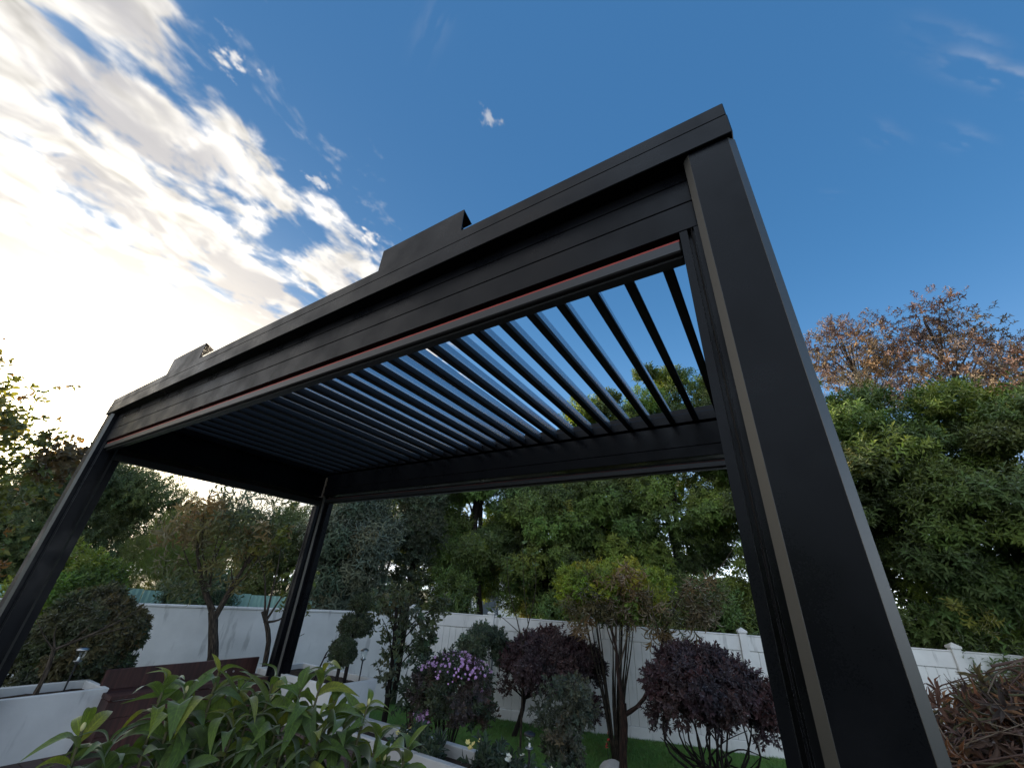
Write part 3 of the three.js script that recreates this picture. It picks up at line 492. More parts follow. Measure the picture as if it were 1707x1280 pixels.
{ // tree at the left edge against the sun: outer leaves one by one, the inner mass together
  const pos = [-8.9, LAWN, 0.3], o = thing('garden_tree', 'backlit tree with brown-green oval leaves at the left picture edge', 'tree', pos);
  const cl = [], add = (x, y, z, r) => cl.push([V(x, y, z), r]);
  add(-8.2, 3.5, -0.35, 0.45); add(-8.05, 3.0, -0.75, 0.42); add(-8.0, 2.6, -0.95, 0.4); add(-8.1, 2.1, -0.8, 0.5); add(-8.3, 1.7, -0.9, 0.45); add(-8.5, 3.9, 0.1, 0.45); add(-8.6, 2.8, 0.0, 0.6); add(-8.9, 3.4, 0.6, 0.7); add(-9.2, 2.5, 0.9, 0.8); add(-8.4, 1.3, -0.6, 0.45); add(-8.7, 4.3, 0.5, 0.4); add(-9.3, 1.6, 0.3, 0.6); add(-8.0, 3.15, -0.45, 0.3); add(-7.95, 2.85, -1.25, 0.22); add(-9.0, 2.2, -0.6, 0.6); add(-9.0, 3.1, -0.4, 0.5);
  const paths = [[[[-8.9, LAWN - 0.05, 0.3], [-8.85, 0.5, 0.25], [-8.8, 1.6, 0.15], [-8.75, 2.8, 0.2], [-8.7, 3.8, 0.3]], 0.10, 0.03]];
  for (const [c, r] of cl) paths.push([[[-8.82, Math.max(0.6, c.y - 1.1), 0.2], [mix(-8.8, c.x, 0.5), c.y - 0.3, mix(0.2, c.z, 0.5)], [c.x, c.y, c.z], [c.x + (c.x + 8.8) * 0.25, c.y + 0.15, c.z + (c.z - 0.2) * 0.25]], 0.028, 0.005]);
  // long twigs that reach into the bright sky
  const twigs = [[[-8.1, 3.45, -0.55], [-7.98, 3.75, -0.8], [-7.92, 3.86, -1.02]], [[-8.1, 3.9, 0.0], [-8.0, 4.15, -0.16]], [[-8.0, 3.05, -0.9], [-7.92, 3.2, -1.25], [-7.88, 3.14, -1.5]], [[-8.0, 2.8, -1.0], [-7.9, 2.86, -1.4], [-7.88, 2.76, -1.62]]];
  for (const t of twigs) paths.push([t, 0.008, 0.003]);
  trunk(o, pos, paths, M.bark);
  const pal = [[0.20, 0.20, 0.035], [0.26, 0.17, 0.045], [0.17, 0.20, 0.035], [0.40, 0.18, 0.03], [0.22, 0.24, 0.035], [0.22, 0.16, 0.06]];
  inst('crown', SPR.round, foliage(0.5, 0.12), local(leafList(cl, 78, pal, { up: 0.1, hollow: 0.15, scale: [0.8, 1.3] }), pos), o);
  const L = [0, 1, 2].map(() => leaf(rr(0.085, 0.11), rr(0.042, 0.055), { seg: 3, fold: 0.25, droop: 0.35, tip: 0.5 })), mats = pal.map((c) => foliage(0.35, 0.2, { color: lin(...c) }));
  for (const t of twigs) { const cv = new THREE.CatmullRomCurve3(t.map((p) => V(p[0] - pos[0], p[1] - pos[1], p[2] - pos[2]))); for (let i = 0; i < 13; i++) { const m = part('leaf', L[i % 3], mats[Math.floor(rnd() * mats.length)], o), p = cv.getPoint(Math.min(1, 0.15 + i / 14)); m.applyMatrix4(pose(V(rr(-1, 1), rr(-0.9, 0.6), rr(-1, 1)), rr(0, 6.28), rr(0.8, 1.15), p)); } }
  for (const [c, r] of cl.slice(0, 6)) for (let i = 0; i < 18; i++) { const d = sphereDir(), m = part('leaf', L[i % 3], mats[Math.floor(rnd() * mats.length)], o); m.applyMatrix4(pose(d.clone().add(V(0, rr(-0.6, 0.4), 0)), rr(0, 6.28), rr(0.8, 1.2), V(c.x - pos[0], c.y - pos[1], c.z - pos[2]).addScaledVector(d, r * rr(0.95, 1.2)))); }
}

// ---------------------------------------------------------------- garden plants in front of the walls
function shrub(name, label, pos, { clumps, paths, per, spr, palette, leafOpt, bark = M.barkDark, twig = bark, mat = LEAF, category = 'bush', group }) {
  const o = thing(name, label, category, pos, group); if (paths) trunk(o, pos, paths, bark, twig); o.userData.label = label;
  inst('foliage', spr, mat, local(leafList(clumps, per, palette, leafOpt), pos), o); return o;
}
// clipped round shrub behind the bench
{
  const c = [-7.0, 0.82, -2.12], cl = clumpsIn(c, [0.43, 0.48, 0.43], 60, 0.11, { shell: 0.85 }); cl.push(...clumpsIn(c, [0.3, 0.35, 0.3], 12, 0.2), [V(-7.12, 0.75, -1.62), 0.16], [V(-7.1, 0.6, -1.55), 0.13]);
  shrub('round_shrub', 'dark clipped round shrub behind the left end of the bench', [-7.0, LAWN, -2.12], { clumps: cl, per: 75, spr: SPR.small, palette: [[0.06, 0.075, 0.022], [0.08, 0.085, 0.026], [0.06, 0.09, 0.022], [0.12, 0.10, 0.028]], leafOpt: { centre: c, up: 0.3, scale: [0.55, 0.9] }, paths: [[[[-7.0, LAWN, -2.12], [-7.02, 0.1, -2.1], [-7, 0.7, -2.12]], 0.05, 0.02], ...[0, 1, 2, 3, 4].map((i) => [[[-7.0, -0.2, -2.12], [-7 + Math.cos(i * 1.3) * 0.2, 0.3, -2.12 + Math.sin(i * 1.3) * 0.2], [-7 + Math.cos(i * 1.3) * 0.35, 0.75, -2.12 + Math.sin(i * 1.3) * 0.35]], 0.02, 0.008])] });
}
{ // bare branching twig in the left planter
  const pos = [-6.2, 0.46, -1.69], o = thing('bare_shrub', 'leafless grey twig with long side branches in the left planter', 'shrub', pos);
  trunk(o, pos, [[[[-6.2, 0.44, -1.69], [-6.19, 0.7, -1.69], [-6.18, 0.9, -1.66]], 0.022, 0.016], [[[-6.18, 0.88, -1.66], [-6.13, 0.98, -1.83], [-6.11, 1.1, -2.02], [-6.11, 1.27, -2.24]], 0.013, 0.003], [[[-6.14, 0.97, -1.8], [-6.13, 1.02, -1.98], [-6.13, 1.07, -2.2]], 0.008, 0.003], [[[-6.18, 0.9, -1.66], [-6.2, 1.0, -1.62], [-6.19, 1.09, -1.6]], 0.010, 0.003], [[[-6.18, 0.88, -1.66], [-6.2, 1.02, -1.53], [-6.23, 1.13, -1.45]], 0.009, 0.002], [[[-6.15, 0.93, -1.74], [-6.12, 1.08, -1.82], [-6.1, 1.18, -1.84]], 0.006, 0.002], [[[-6.12, 1.05, -1.95], [-6.1, 1.18, -2.02], [-6.1, 1.25, -2.05]], 0.005, 0.002]], M.barkPale);
}
{ // loquat-like trees by the left wall
  const T = [-7.48, LAWN, -3.82], fork = [-7.56, 1.12, -3.64], tips = [[-7.86, 2.06, -2.96], [-7.81, 2.5, -3.1], [-7.63, 2.72, -3.5], [-7.4, 2.2, -3.98], [-7.3, 2.68, -4.15], [-7.55, 1.75, -3.68], [-7.72, 1.6, -3.25], [-7.5, 2.35, -3.75], [-7.65, 2.3, -3.35]];
  shrub('drooping_tree', 'small tree with drooping narrow leaves and a pale forked trunk before the left wall', T, { category: 'tree', bark: M.barkPale, mat: LEAF, spr: SPR.long, per: 30, palette: [[0.23, 0.22, 0.07], [0.17, 0.20, 0.06], [0.30, 0.26, 0.06], [0.15, 0.18, 0.08], [0.30, 0.22, 0.09]], leafOpt: { up: 0.1, droop: 0.35, hollow: 0.1 }, clumps: tips.map((t) => [V(...t), 0.3]), paths: [[[[T[0], LAWN - 0.05, T[2]], [-7.47, 0.4, -3.84], [-7.5, 0.8, -3.74], fork], 0.085, 0.06], [[fork, [-7.68, 1.5, -3.4], [-7.76, 1.95, -3.2], [-7.8, 2.4, -3.1]], 0.045, 0.012], [[[-7.53, 1.0, -3.68], [-7.5, 1.5, -3.78], [-7.46, 2.0, -3.9], [-7.4, 2.45, -4.0]], 0.045, 0.012], ...tips.map((t, i) => { const left = t[2] > -3.55, k = 0.25 + 0.09 * (i % 4), b = left ? [mix(fork[0], -7.8, k), mix(fork[1], 2.4, k), mix(fork[2], -3.1, k)] : [mix(-7.53, -7.4, k), mix(1.0, 2.45, k), mix(-3.68, -4.0, k)]; return [[b, [mix(b[0], t[0], 0.55), mix(b[1], t[1], 0.4), mix(b[2], t[2], 0.55)], t], 0.018, 0.005]; })] });
  const U = [-6.98, LAWN, -4.4], t2 = [[-7.24, 1.95, -3.85], [-6.9, 1.72, -4.5], [-7.1, 2.2, -4.1], [-6.82, 1.35, -4.55]];
  shrub('young_tree', 'thin bare-stemmed tree with a few yellow leaves beside the rear post', U, { category: 'tree', bark: M.barkPale, spr: SPR.round, per: 13, palette: [[0.20, 0.20, 0.02], [0.14, 0.17, 0.02], [0.22, 0.17, 0.03]], leafOpt: { up: -0.2, hollow: 0.1, scale: [1.0, 1.5] }, clumps: t2.map((t) => [V(...t), 0.24]), paths: [[[[U[0], LAWN, U[2]], [-6.97, 0.3, -4.36], [-6.98, 0.8, -4.3], [-7.08, 1.15, -4.14]], 0.045, 0.03], ...t2.map((t) => [[[-7.04, 1.0, -4.2], [mix(-7.04, t[0], 0.5), t[1] - 0.3, mix(-4.2, t[2], 0.5)], t], 0.02, 0.005]), [[[-6.98, 0.35, -4.37], [-6.85, 0.7, -4.5], [-6.72, 0.86, -4.72]], 0.014, 0.004]] });
  const o = thing('bare_shrub', 'dark bare twigs rising to the right of the rear post in the planter', 'shrub', [-5.35, 0.47, -4.05]);
  trunk(o, [-5.35, 0.47, -4.05], [[[[-5.35, 0.45, -4.05], [-5.3, 0.65, -4.07], [-5.27, 0.8, -4.1]], 0.012, 0.008], [[[-5.28, 0.76, -4.09], [-5.2, 0.92, -4.12], [-5.16, 0.98, -4.16]], 0.008, 0.003], [[[-5.29, 0.72, -4.08], [-5.16, 0.84, -4.15], [-5.04, 0.92, -4.2]], 0.007, 0.003]], M.barkDark);
}
{ // clipped balls in the rear planter: a cloud-pruned bush and a low ball
  const ball = (c, r, n, s) => clumpsIn(c, r, n, s, { shell: 0.85 });
  const c1 = [-4.86, 0.86, -4.0];
  shrub('ball_bush', 'small dark clipped ball bush on a short stem in the rear planter', [-4.86, 0.47, -4.0], { clumps: [...ball(c1, [0.115, 0.10, 0.115], 26, 0.045), [V(...c1), 0.09]], per: 55, spr: SPR.tiny, palette: [[0.055, 0.085, 0.028], [0.07, 0.10, 0.03]], leafOpt: { centre: c1, scale: [0.5, 0.8] }, paths: [[[[-4.86, 0.45, -4.0], [-4.85, 0.62, -4.0], [-4.86, 0.8, -4.0]], 0.022, 0.018]] });
  const c2 = [-5.02, 1.38, -4.28], c3 = [-4.95, 1.12, -4.2];
  shrub('cloud_pruned_bush', 'cloud-pruned dark bush with a ball above a wider pad in the rear planter', [-5.0, 0.47, -4.25], { clumps: [...ball(c2, [0.075, 0.06, 0.075], 16, 0.04), ...ball(c3, [0.17, 0.065, 0.17], 26, 0.05)], per: 50, spr: SPR.tiny, palette: [[0.055, 0.085, 0.028], [0.07, 0.10, 0.032]], leafOpt: { up: 0.5, scale: [0.5, 0.85] }, paths: [[[[-5.0, 0.45, -4.25], [-4.97, 0.8, -4.22], [-4.98, 1.1, -4.23], [-5.02, 1.38, -4.28]], 0.026, 0.012], [[[-4.98, 0.9, -4.22], [-4.9, 1.02, -4.15], [-4.86, 1.1, -4.12]], 0.012, 0.006], [[[-4.98, 0.92, -4.22], [-5.05, 1.04, -4.25], [-5.1, 1.1, -4.26]], 0.012, 0.006]] });
}
{ // leafy evergreen beside the rear planter
  const B = [-4.72, LAWN, -4.78], tips = [[-4.74, 1.02, -4.74, 0.22], [-4.78, 1.36, -4.69, 0.2], [-4.9, 1.2, -4.6, 0.2], [-4.62, 1.25, -4.85, 0.2], [-4.5, 1.2, -4.98, 0.17], [-4.38, 1.28, -5.07, 0.13], [-4.3, 1.4, -5.13, 0.10], [-4.45, 1.05, -5.0, 0.13], [-4.72, 0.78, -4.76, 0.17], [-4.95, 1.42, -4.55, 0.15], [-4.7, 1.5, -4.75, 0.15], [-4.76, 0.6, -4.72, 0.13], [-4.42, 0.95, -5.05, 0.1]];
  shrub('evergreen_tree', 'loose leafy evergreen with a dense trunk of leaves right of the rear planter', B, { category: 'tree', spr: SPR.round, per: 24, mat: LEAFGLOSS, palette: [[0.085, 0.12, 0.045], [0.11, 0.145, 0.05], [0.15, 0.155, 0.075], [0.08, 0.13, 0.04]], leafOpt: { up: 0.2, hollow: 0.1, scale: [0.6, 1.05] }, clumps: tips.map((t) => [V(t[0], t[1], t[2]), t[3]]), paths: [[[[B[0], LAWN, B[2]], [-4.72, 0.3, -4.77], [-4.73, 0.8, -4.75], [-4.76, 1.35, -4.7]], 0.05, 0.018], ...tips.map((t) => [[[-4.73, Math.max(0.3, t[1] - 0.45), -4.75], [mix(-4.73, t[0], 0.55), t[1] - 0.14, mix(-4.75, t[2], 0.55)], [t[0], t[1], t[2]]], 0.012, 0.004])] });
  const c = [[-4.35, 0.5, -4.9, 0.17], [-4.45, 0.72, -4.95, 0.13], [-4.3, 0.3, -4.9, 0.16], [-4.5, 0.35, -4.85, 0.14], [-4.42, 0.88, -4.98, 0.08], [-4.22, 0.62, -4.95, 0.1]];
  shrub('camellia_bush', 'small glossy dark bush between the leafy evergreen and the pink flowering shrub', [-4.4, LAWN, -4.9], { spr: SPR.round, per: 15, mat: LEAFGLOSS, palette: [[0.05, 0.08, 0.03], [0.07, 0.10, 0.04]], leafOpt: { up: 0.2, hollow: 0.1, scale: [0.75, 1.1] }, clumps: c.map((t) => [V(t[0], t[1], t[2]), t[3]]), paths: [[[[-4.4, LAWN, -4.9], [-4.4, 0, -4.9], [-4.38, 0.5, -4.92]], 0.025, 0.012], ...c.map((t) => [[[-4.4, Math.max(-0.3, t[1] - 0.4), -4.9], [mix(-4.4, t[0], 0.6), t[1] - 0.12, mix(-4.9, t[2], 0.6)], [t[0], t[1], t[2]]], 0.01, 0.004])] });
}
{ // pink flowering azalea
  const c = [-3.95, 0.40, -5.15], pos = [-3.97, LAWN, -5.15], cl = clumpsIn(c, [0.42, 0.33, 0.42], 42, 0.12, { shell: 0.7, low: -0.4 }); cl.push([V(-4.22, 0.2, -4.95), 0.12], [V(-3.6, 0.22, -5.4), 0.12], [V(...c), 0.2]);
  const paths = []; for (let i = 0; i < 13; i++) { const a = i * 2.4, r = 0.14 + 0.22 * ((i * 7) % 5) / 5; paths.push([[[pos[0] + Math.cos(a) * 0.03, LAWN, pos[2] + Math.sin(a) * 0.03], [pos[0] + Math.cos(a) * r * 0.35, -0.15, pos[2] + Math.sin(a) * r * 0.35], [c[0] + Math.cos(a) * r, 0.3, c[2] + Math.sin(a) * r]], 0.018, 0.006]); }
  const o = shrub('azalea', 'azalea bush with pink-purple blossoms on top behind the flower bed', pos, { clumps: cl, per: 36, spr: SPR.tiny, palette: [[0.09, 0.07, 0.045], [0.07, 0.095, 0.035], [0.13, 0.075, 0.06], [0.06, 0.085, 0.03]], leafOpt: { up: 0.4, hollow: 0.1, scale: [1.0, 1.6] }, paths });
  const petals = []; for (let i = 0; i < 6; i++) { const g = leaf(0.034, 0.02, { seg: 2, fold: 0.2, droop: 0.3, tip: 0.5 }); g.rotateX(0.75); g.rotateY(i * 1.05); petals.push(g); } const fg = join(petals);
  const put = (n, f) => { for (let i = 0; i < n; i++) { const m = part('blossom', fg, M.petalPink, o); f(m); } };
  put(250, (m) => { const a = rr(0, 6.28), k = Math.pow(rnd(), 0.5), y = Math.sqrt(Math.max(0, 1 - k * k * 0.8)); m.applyMatrix4(pose(V(Math.cos(a) * k, 1.0, Math.sin(a) * k), rr(0, 6), rr(0.5, 1.25), V(c[0] + Math.cos(a) * k * 0.48, 0.45 + y * 0.37 + rr(-0.03, 0.05), c[2] + Math.sin(a) * k * 0.48).sub(V(...pos)))); });
  put(34, (m) => m.applyMatrix4(pose(V(-0.2, 0.4, 1).add(sphereDir()), rr(0, 6), rr(0.8, 1.4), V(-4.15 + gauss() * 0.1, 0.2 + gauss() * 0.06, -4.82 + gauss() * 0.06).sub(V(...pos)))));
  put(30, (m) => m.applyMatrix4(pose(V(0.8, 0.4, 0.3).add(sphereDir()), rr(0, 6), rr(0.8, 1.4), V(-3.62 + gauss() * 0.07, 0.42 + gauss() * 0.14, -5.3 + gauss() * 0.1).sub(V(...pos)))));
}
// purple-leaved domes
const PURPLE = [[0.060, 0.024, 0.030], [0.085, 0.030, 0.034], [0.042, 0.022, 0.030], [0.095, 0.045, 0.045]];
{
  const c = [-3.82, 0.48, -7.75], pos = [-4.46, LAWN, -7.7], cl = clumpsIn(c, [0.78, 0.42, 0.78], 54, 0.18, { shell: 0.8, low: -0.12 }); cl.push(...clumpsIn(c, [0.5, 0.25, 0.5], 12, 0.22), [V(-3.22, 0.02, -8.06), 0.17], [V(-3.2, -0.1, -8.1), 0.12], [V(-4.5, 0.2, -7.4), 0.15]);
  const fork = [-4.3, -0.02, -7.68], paths = [[[[-4.52, LAWN - 0.03, -7.68], [-4.42, -0.4, -7.7], [-4.33, -0.15, -7.69], fork], 0.045, 0.035]];
  for (const [q] of cl.filter((_, i) => i % 4 === 0)) paths.push([[fork, [mix(fork[0], q.x, 0.4), mix(fork[1], q.y, 0.3) + 0.03, mix(fork[2], q.z, 0.4)], [q.x, q.y, q.z]], 0.018, 0.005]);
  shrub('purple_bush', 'purple-leaved umbrella bush on a slim leaning trunk in the middle of the lawn', pos, { clumps: cl, per: 55, spr: SPR.tiny, palette: PURPLE, leafOpt: { centre: c, hollow: 0.2, scale: [1.0, 1.7] }, paths });
}
{
  const c = [-1.13, 0.56, -6.9], pos = [-1.17, LAWN, -6.88], cl = clumpsIn(c, [0.70, 0.42, 0.70], 66, 0.16, { shell: 0.75, low: -0.3 }); cl.push(...clumpsIn([c[0], c[1] + 0.02, c[2]], [0.5, 0.25, 0.5], 18, 0.18), [V(-0.55, 0.3, -6.95), 0.16], [V(-1.75, 0.3, -6.8), 0.15]);
  const paths = []; for (let i = 0; i < 16; i++) { const a = i * 2.4, r = 0.2 + 0.45 * ((i * 5) % 7) / 7; paths.push([[[pos[0] + Math.cos(a) * 0.1, LAWN, pos[2] + Math.sin(a) * 0.06], [pos[0] + Math.cos(a) * r * 0.4 + rr(-0.08, 0.08), -0.25, pos[2] + Math.sin(a) * r * 0.4], [pos[0] + Math.cos(a) * r + rr(-0.1, 0.1), 0.08 + rr(-0.06, 0.1), pos[2] + Math.sin(a) * r], [c[0] + Math.cos(a + 0.4) * r * 1.05, 0.5, c[2] + Math.sin(a + 0.4) * r * 1.05]], 0.024, 0.006]); }
  for (let i = 0; i < 9; i++) { const a = i * 0.7, r = 0.45; paths.push([[[pos[0] + Math.cos(a) * 0.15, -0.1, pos[2] + Math.sin(a) * 0.15], [pos[0] + Math.cos(a + 0.8) * r * 0.8, 0.0 + rr(-0.1, 0.1), pos[2] + Math.sin(a + 0.8) * r * 0.8], [pos[0] + Math.cos(a + 1.2) * r * 1.4, 0.12 + rr(-0.1, 0.15), pos[2] + Math.sin(a + 1.2) * r * 1.2]], 0.013, 0.004]); }
  shrub('purple_bush', 'large purple-leaved dome bush on tangled stems left of the front post', pos, { clumps: cl, per: 58, spr: SPR.tiny, palette: PURPLE, leafOpt: { centre: c, hollow: 0.2, scale: [1.0, 1.6] }, paths });
}
{ // small green ball on stems by the fence
  const c = [-5.15, 0.66, -7.5], pos = [-5.05, LAWN, -7.58], cl = clumpsIn(c, [0.40, 0.24, 0.40], 34, 0.13, { shell: 0.75, low: -0.5 }); cl.push([V(...c), 0.22]);
  const paths = []; for (let i = 0; i < 9; i++) { const a = i * 2.4, r = 0.08 + 0.25 * ((i * 5) % 7) / 7; paths.push([[[pos[0], LAWN, pos[2]], [pos[0] + Math.cos(a) * r * 0.2, 0.05, pos[2] + Math.sin(a) * r * 0.2], [c[0] + Math.cos(a) * r, 0.6, c[2] + Math.sin(a) * r]], 0.016, 0.005]); }
  shrub('ball_bush', 'green ball-shaped bush with open stems before the fence, above the pink blossoms', pos, { clumps: cl, per: 40, spr: SPR.tiny, palette: [[0.09, 0.135, 0.07], [0.12, 0.16, 0.085], [0.07, 0.11, 0.055]], leafOpt: { centre: c, hollow: 0.15, scale: [1, 1.6] }, paths });
}
{ // yellow-green dome on a sheaf of thin stems
  const c = [-2.62, 1.66, -7.87], pos = [-2.7, LAWN, -7.85], cl = clumpsIn(c, [0.92, 0.40, 0.92], 66, 0.19, { shell: 0.75, low: -0.55 }); cl.push(...clumpsIn(c, [0.5, 0.25, 0.5], 12, 0.22));
  const paths = []; for (let i = 0; i < 20; i++) { const a = i * 2.4, r = 0.12 + 0.62 * ((i * 7) % 11) / 11; paths.push([[[pos[0] + Math.cos(a) * 0.07, LAWN, pos[2] + Math.sin(a) * 0.07], [pos[0] + Math.cos(a) * (0.06 + r * 0.25), 0.2, pos[2] + Math.sin(a) * (0.06 + r * 0.25)], [mix(pos[0], c[0], 0.6) + Math.cos(a) * r * 0.7, 0.85, mix(pos[2], c[2], 0.6) + Math.sin(a) * r * 0.7], [c[0] + Math.cos(a) * r, 1.55, c[2] + Math.sin(a) * r]], 0.020, 0.006]); }
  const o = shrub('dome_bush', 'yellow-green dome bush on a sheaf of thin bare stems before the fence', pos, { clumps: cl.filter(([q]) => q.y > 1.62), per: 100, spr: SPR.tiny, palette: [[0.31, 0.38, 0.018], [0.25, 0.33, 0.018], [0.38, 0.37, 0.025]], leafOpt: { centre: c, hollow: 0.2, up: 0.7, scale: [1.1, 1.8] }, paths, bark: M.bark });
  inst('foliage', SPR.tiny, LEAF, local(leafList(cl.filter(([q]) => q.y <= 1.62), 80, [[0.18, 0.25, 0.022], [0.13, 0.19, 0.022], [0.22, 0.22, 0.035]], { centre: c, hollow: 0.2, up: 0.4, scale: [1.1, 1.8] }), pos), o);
}
{ // tree with hanging dried leaves
  const pos = [-2.36, LAWN, -7.02], fork = [-2.31, 0.3, -7.03], f2 = [-2.36, 1.0, -7.0], tips = [[-2.66, 1.86, -6.9], [-2.46, 1.9, -6.98], [-2.1, 2.1, -7.1], [-1.13, 2.0, -7.31], [-0.97, 1.9, -7.34], [-1.3, 1.75, -7.28], [-1.77, 1.6, -7.19], [-2.9, 1.6, -6.8], [-1.52, 1.5, -7.24], [-2.3, 1.55, -7.02], [-2.0, 1.75, -7.1]];
  const o = shrub('dried_tree', 'thin tree with hanging withered brown leaves in front of the dome bush', pos, { category: 'tree', bark: M.barkRed, twig: M.barkPale, mat: LEAFDRY, spr: SPR.dry, per: 15, palette: [[0.22, 0.15, 0.07], [0.16, 0.12, 0.05], [0.26, 0.19, 0.10], [0.12, 0.11, 0.04], [0.10, 0.11, 0.035]], leafOpt: { up: -1.1, hollow: 0.05, scale: [0.7, 1.2] }, clumps: [...tips.map((t) => [V(t[0], t[1] - 0.12, t[2]), 0.22]), ...tips.slice(0, 9).map((t) => [V(t[0] + rr(-0.1, 0.1), t[1] - 0.38, t[2]), 0.14])],
    paths: [[[[pos[0], LAWN - 0.05, pos[2]], [-2.34, -0.2, -7.02], [-2.31, 0.1, -7.03], fork], 0.06, 0.048], [[fork, [-2.35, 0.65, -7.02], f2, [-2.5, 1.5, -6.95], [-2.66, 1.95, -6.9]], 0.034, 0.006], [[[-2.32, 0.15, -7.03], [-2.05, 0.35, -7.1], [-1.8, 0.85, -7.18], [-1.62, 1.3, -7.22], [-1.35, 1.75, -7.28], [-1.13, 2.05, -7.31]], 0.034, 0.006], [[f2, [-2.3, 1.5, -7.02], [-2.1, 2.2, -7.1]], 0.018, 0.004], [[[-2.34, 0.7, -7.02], [-2.2, 1.1, -7.06], [-2.02, 1.75, -7.1]], 0.016, 0.004], [[[-1.35, 1.75, -7.28], [-0.95, 1.95, -7.34], [-0.47, 2.48, -7.39]], 0.012, 0.003], [[[-2.45, 1.3, -6.97], [-2.7, 1.5, -6.87], [-2.95, 1.72, -6.78]], 0.012, 0.003], [[[-1.72, 1.1, -7.2], [-1.8, 1.5, -7.18], [-1.77, 1.8, -7.19]], 0.012, 0.003], [[[-2.36, 0.9, -7.0], [-2.48, 1.25, -6.98], [-2.42, 1.85, -6.99]], 0.012, 0.003]] });
}
{ // climber-covered column by the kerb
  const pos = [-2.15, LAWN, -4.72], cl = []; for (let i = 0; i < 26; i++) { const y = mix(-0.5, 0.66, i / 25); cl.push([V(-2.16 + rr(-0.12, 0.12) * mix(0.7, 1.15, i / 25), y, -4.72 + rr(-0.10, 0.10)), 0.10]); } for (const [x, y, z] of [[-2.38, 0.55, -4.62], [-1.97, 0.6, -4.8], [-2.25, 0.72, -4.7], [-2.05, 0.75, -4.76]]) cl.push([V(x, y, z), 0.12]);
  const o = shrub('column_bush', 'narrow grey-green leafy column tied to a stake beside the flower bed', pos, { clumps: cl, per: 34, spr: SPR.small, palette: [[0.085, 0.10, 0.05], [0.11, 0.115, 0.06], [0.07, 0.09, 0.045], [0.14, 0.13, 0.08]], leafOpt: { up: 0.0, hollow: 0.15, scale: [0.45, 0.75] }, paths: [[[[-2.2, LAWN, -4.72], [-2.18, 0, -4.72], [-2.16, 0.6, -4.72]], 0.03, 0.012]] });
  part('stake', bevelBox(0.10, 0.135, 0, 1.22, -0.07, -0.035, 0.004), M.barkPale, o);
}
{ // slim sapling against the fence
  const pos = [-4.02, LAWN, -7.1], o = thing('sapling', 'tall slim sapling with bare twigs rising behind the purple umbrella bush', 'sapling', pos);
  trunk(o, pos, [[[[-4.02, LAWN, -7.1], [-4.03, 0.2, -7.12], [-4.05, 0.85, -7.13]], 0.018, 0.013], [[[-4.05, 0.8, -7.13], [-4.15, 1.2, -7.06], [-4.3, 1.65, -6.99], [-4.36, 2.2, -6.95]], 0.011, 0.003], [[[-4.05, 0.82, -7.13], [-3.96, 1.25, -7.18], [-3.88, 1.7, -7.22], [-3.9, 2.3, -7.2]], 0.011, 0.003], [[[-4.1, 1.0, -7.1], [-4.35, 1.2, -6.95], [-4.6, 1.36, -6.8]], 0.008, 0.003], [[[-3.98, 1.15, -7.16], [-4.05, 1.6, -7.12], [-4.12, 2.5, -7.08]], 0.007, 0.002], [[[-4.45, 1.27, -6.9], [-4.55, 1.5, -6.85], [-4.6, 1.62, -6.83]], 0.004, 0.002]], M.bark);
  const lf = leaf(0.11, 0.045, { seg: 3, fold: 0.2, droop: 0.4 }), mt = foliage(0.35, 0.2, { color: lin(0.09, 0.15, 0.03) });
  for (const [x, y, z] of [[-4.6, 1.36, -6.8], [-4.52, 1.3, -6.85], [-4.4, 1.24, -6.92], [-4.36, 2.2, -6.95], [-4.33, 2.0, -6.97], [-3.9, 2.3, -7.2], [-3.9, 2.1, -7.2], [-4.12, 2.5, -7.08], [-4.1, 2.3, -7.1]]) for (let k = 0; k < 4; k++) part('leaf', lf, mt, o).applyMatrix4(pose(V(rr(-1, 1), rr(-0.3, 0.6), rr(-1, 1)), rr(0, 6), rr(0.8, 1.2), V(x - pos[0], y - pos[1], z - pos[2])));
}

// ---------------------------------------------------------------- bed plants, lamps, stones
function bedPlant(label, x, z, h, flower, n = 5) {
  const pos = [x, 0.07, z], o = thing('bedding_plant', label, 'plant', pos, 'bedding plants between the white kerbs'), list = []; for (let i = 0; i < 34; i++) list.push([pose(V(rr(-1, 1), rr(0.2, 1.2), rr(-1, 1)), rr(0, 6), rr(0.7, 1.25), V(rr(-0.15, 0.15), rr(0, h), rr(-0.11, 0.11))), tint([0.04, 0.075, 0.028], 0.3)]);
  inst('foliage', SPR.small, LEAF, list, o); const ps = []; for (let i = 0; i < 5; i++) { const g = leaf(0.032, 0.027, { seg: 2, fold: 0.1, droop: 0.1, tip: 0.4 }); g.rotateX(1.15); g.rotateY(i * 1.257); ps.push(g); } const fg = join(ps);
  for (let i = 0; i < n; i++) { const m = part('flower', fg, flower, o); m.applyMatrix4(pose(V(rr(-0.5, 0.5), 0.8, rr(0, 0.9)), rr(0, 6), rr(0.75, 1.1), V(rr(-0.15, 0.15), h + rr(0.02, 0.09), rr(-0.08, 0.12)))); }
}
bedPlant('low bedding plant with pale yellow flowers at the left end of the bed', -3.72, -4.2, 0.12, M.petalYellow, 4);
bedPlant('leafy bedding plant without open flowers in the left half of the bed', -3.42, -4.15, 0.14, M.petalWhite, 0);
bedPlant('bedding plant with cream flowers in the middle of the bed by the kerb gap', -2.82, -4.25, 0.16, M.petalYellow, 6);
bedPlant('bedding plant with white flowers next to the solar lamp in the bed', -2.5, -4.25, 0.13, M.petalWhite, 5);
bedPlant('low green bedding plant at the right end of the visible bed', -1.9, -4.2, 0.12, M.petalWhite, 3);
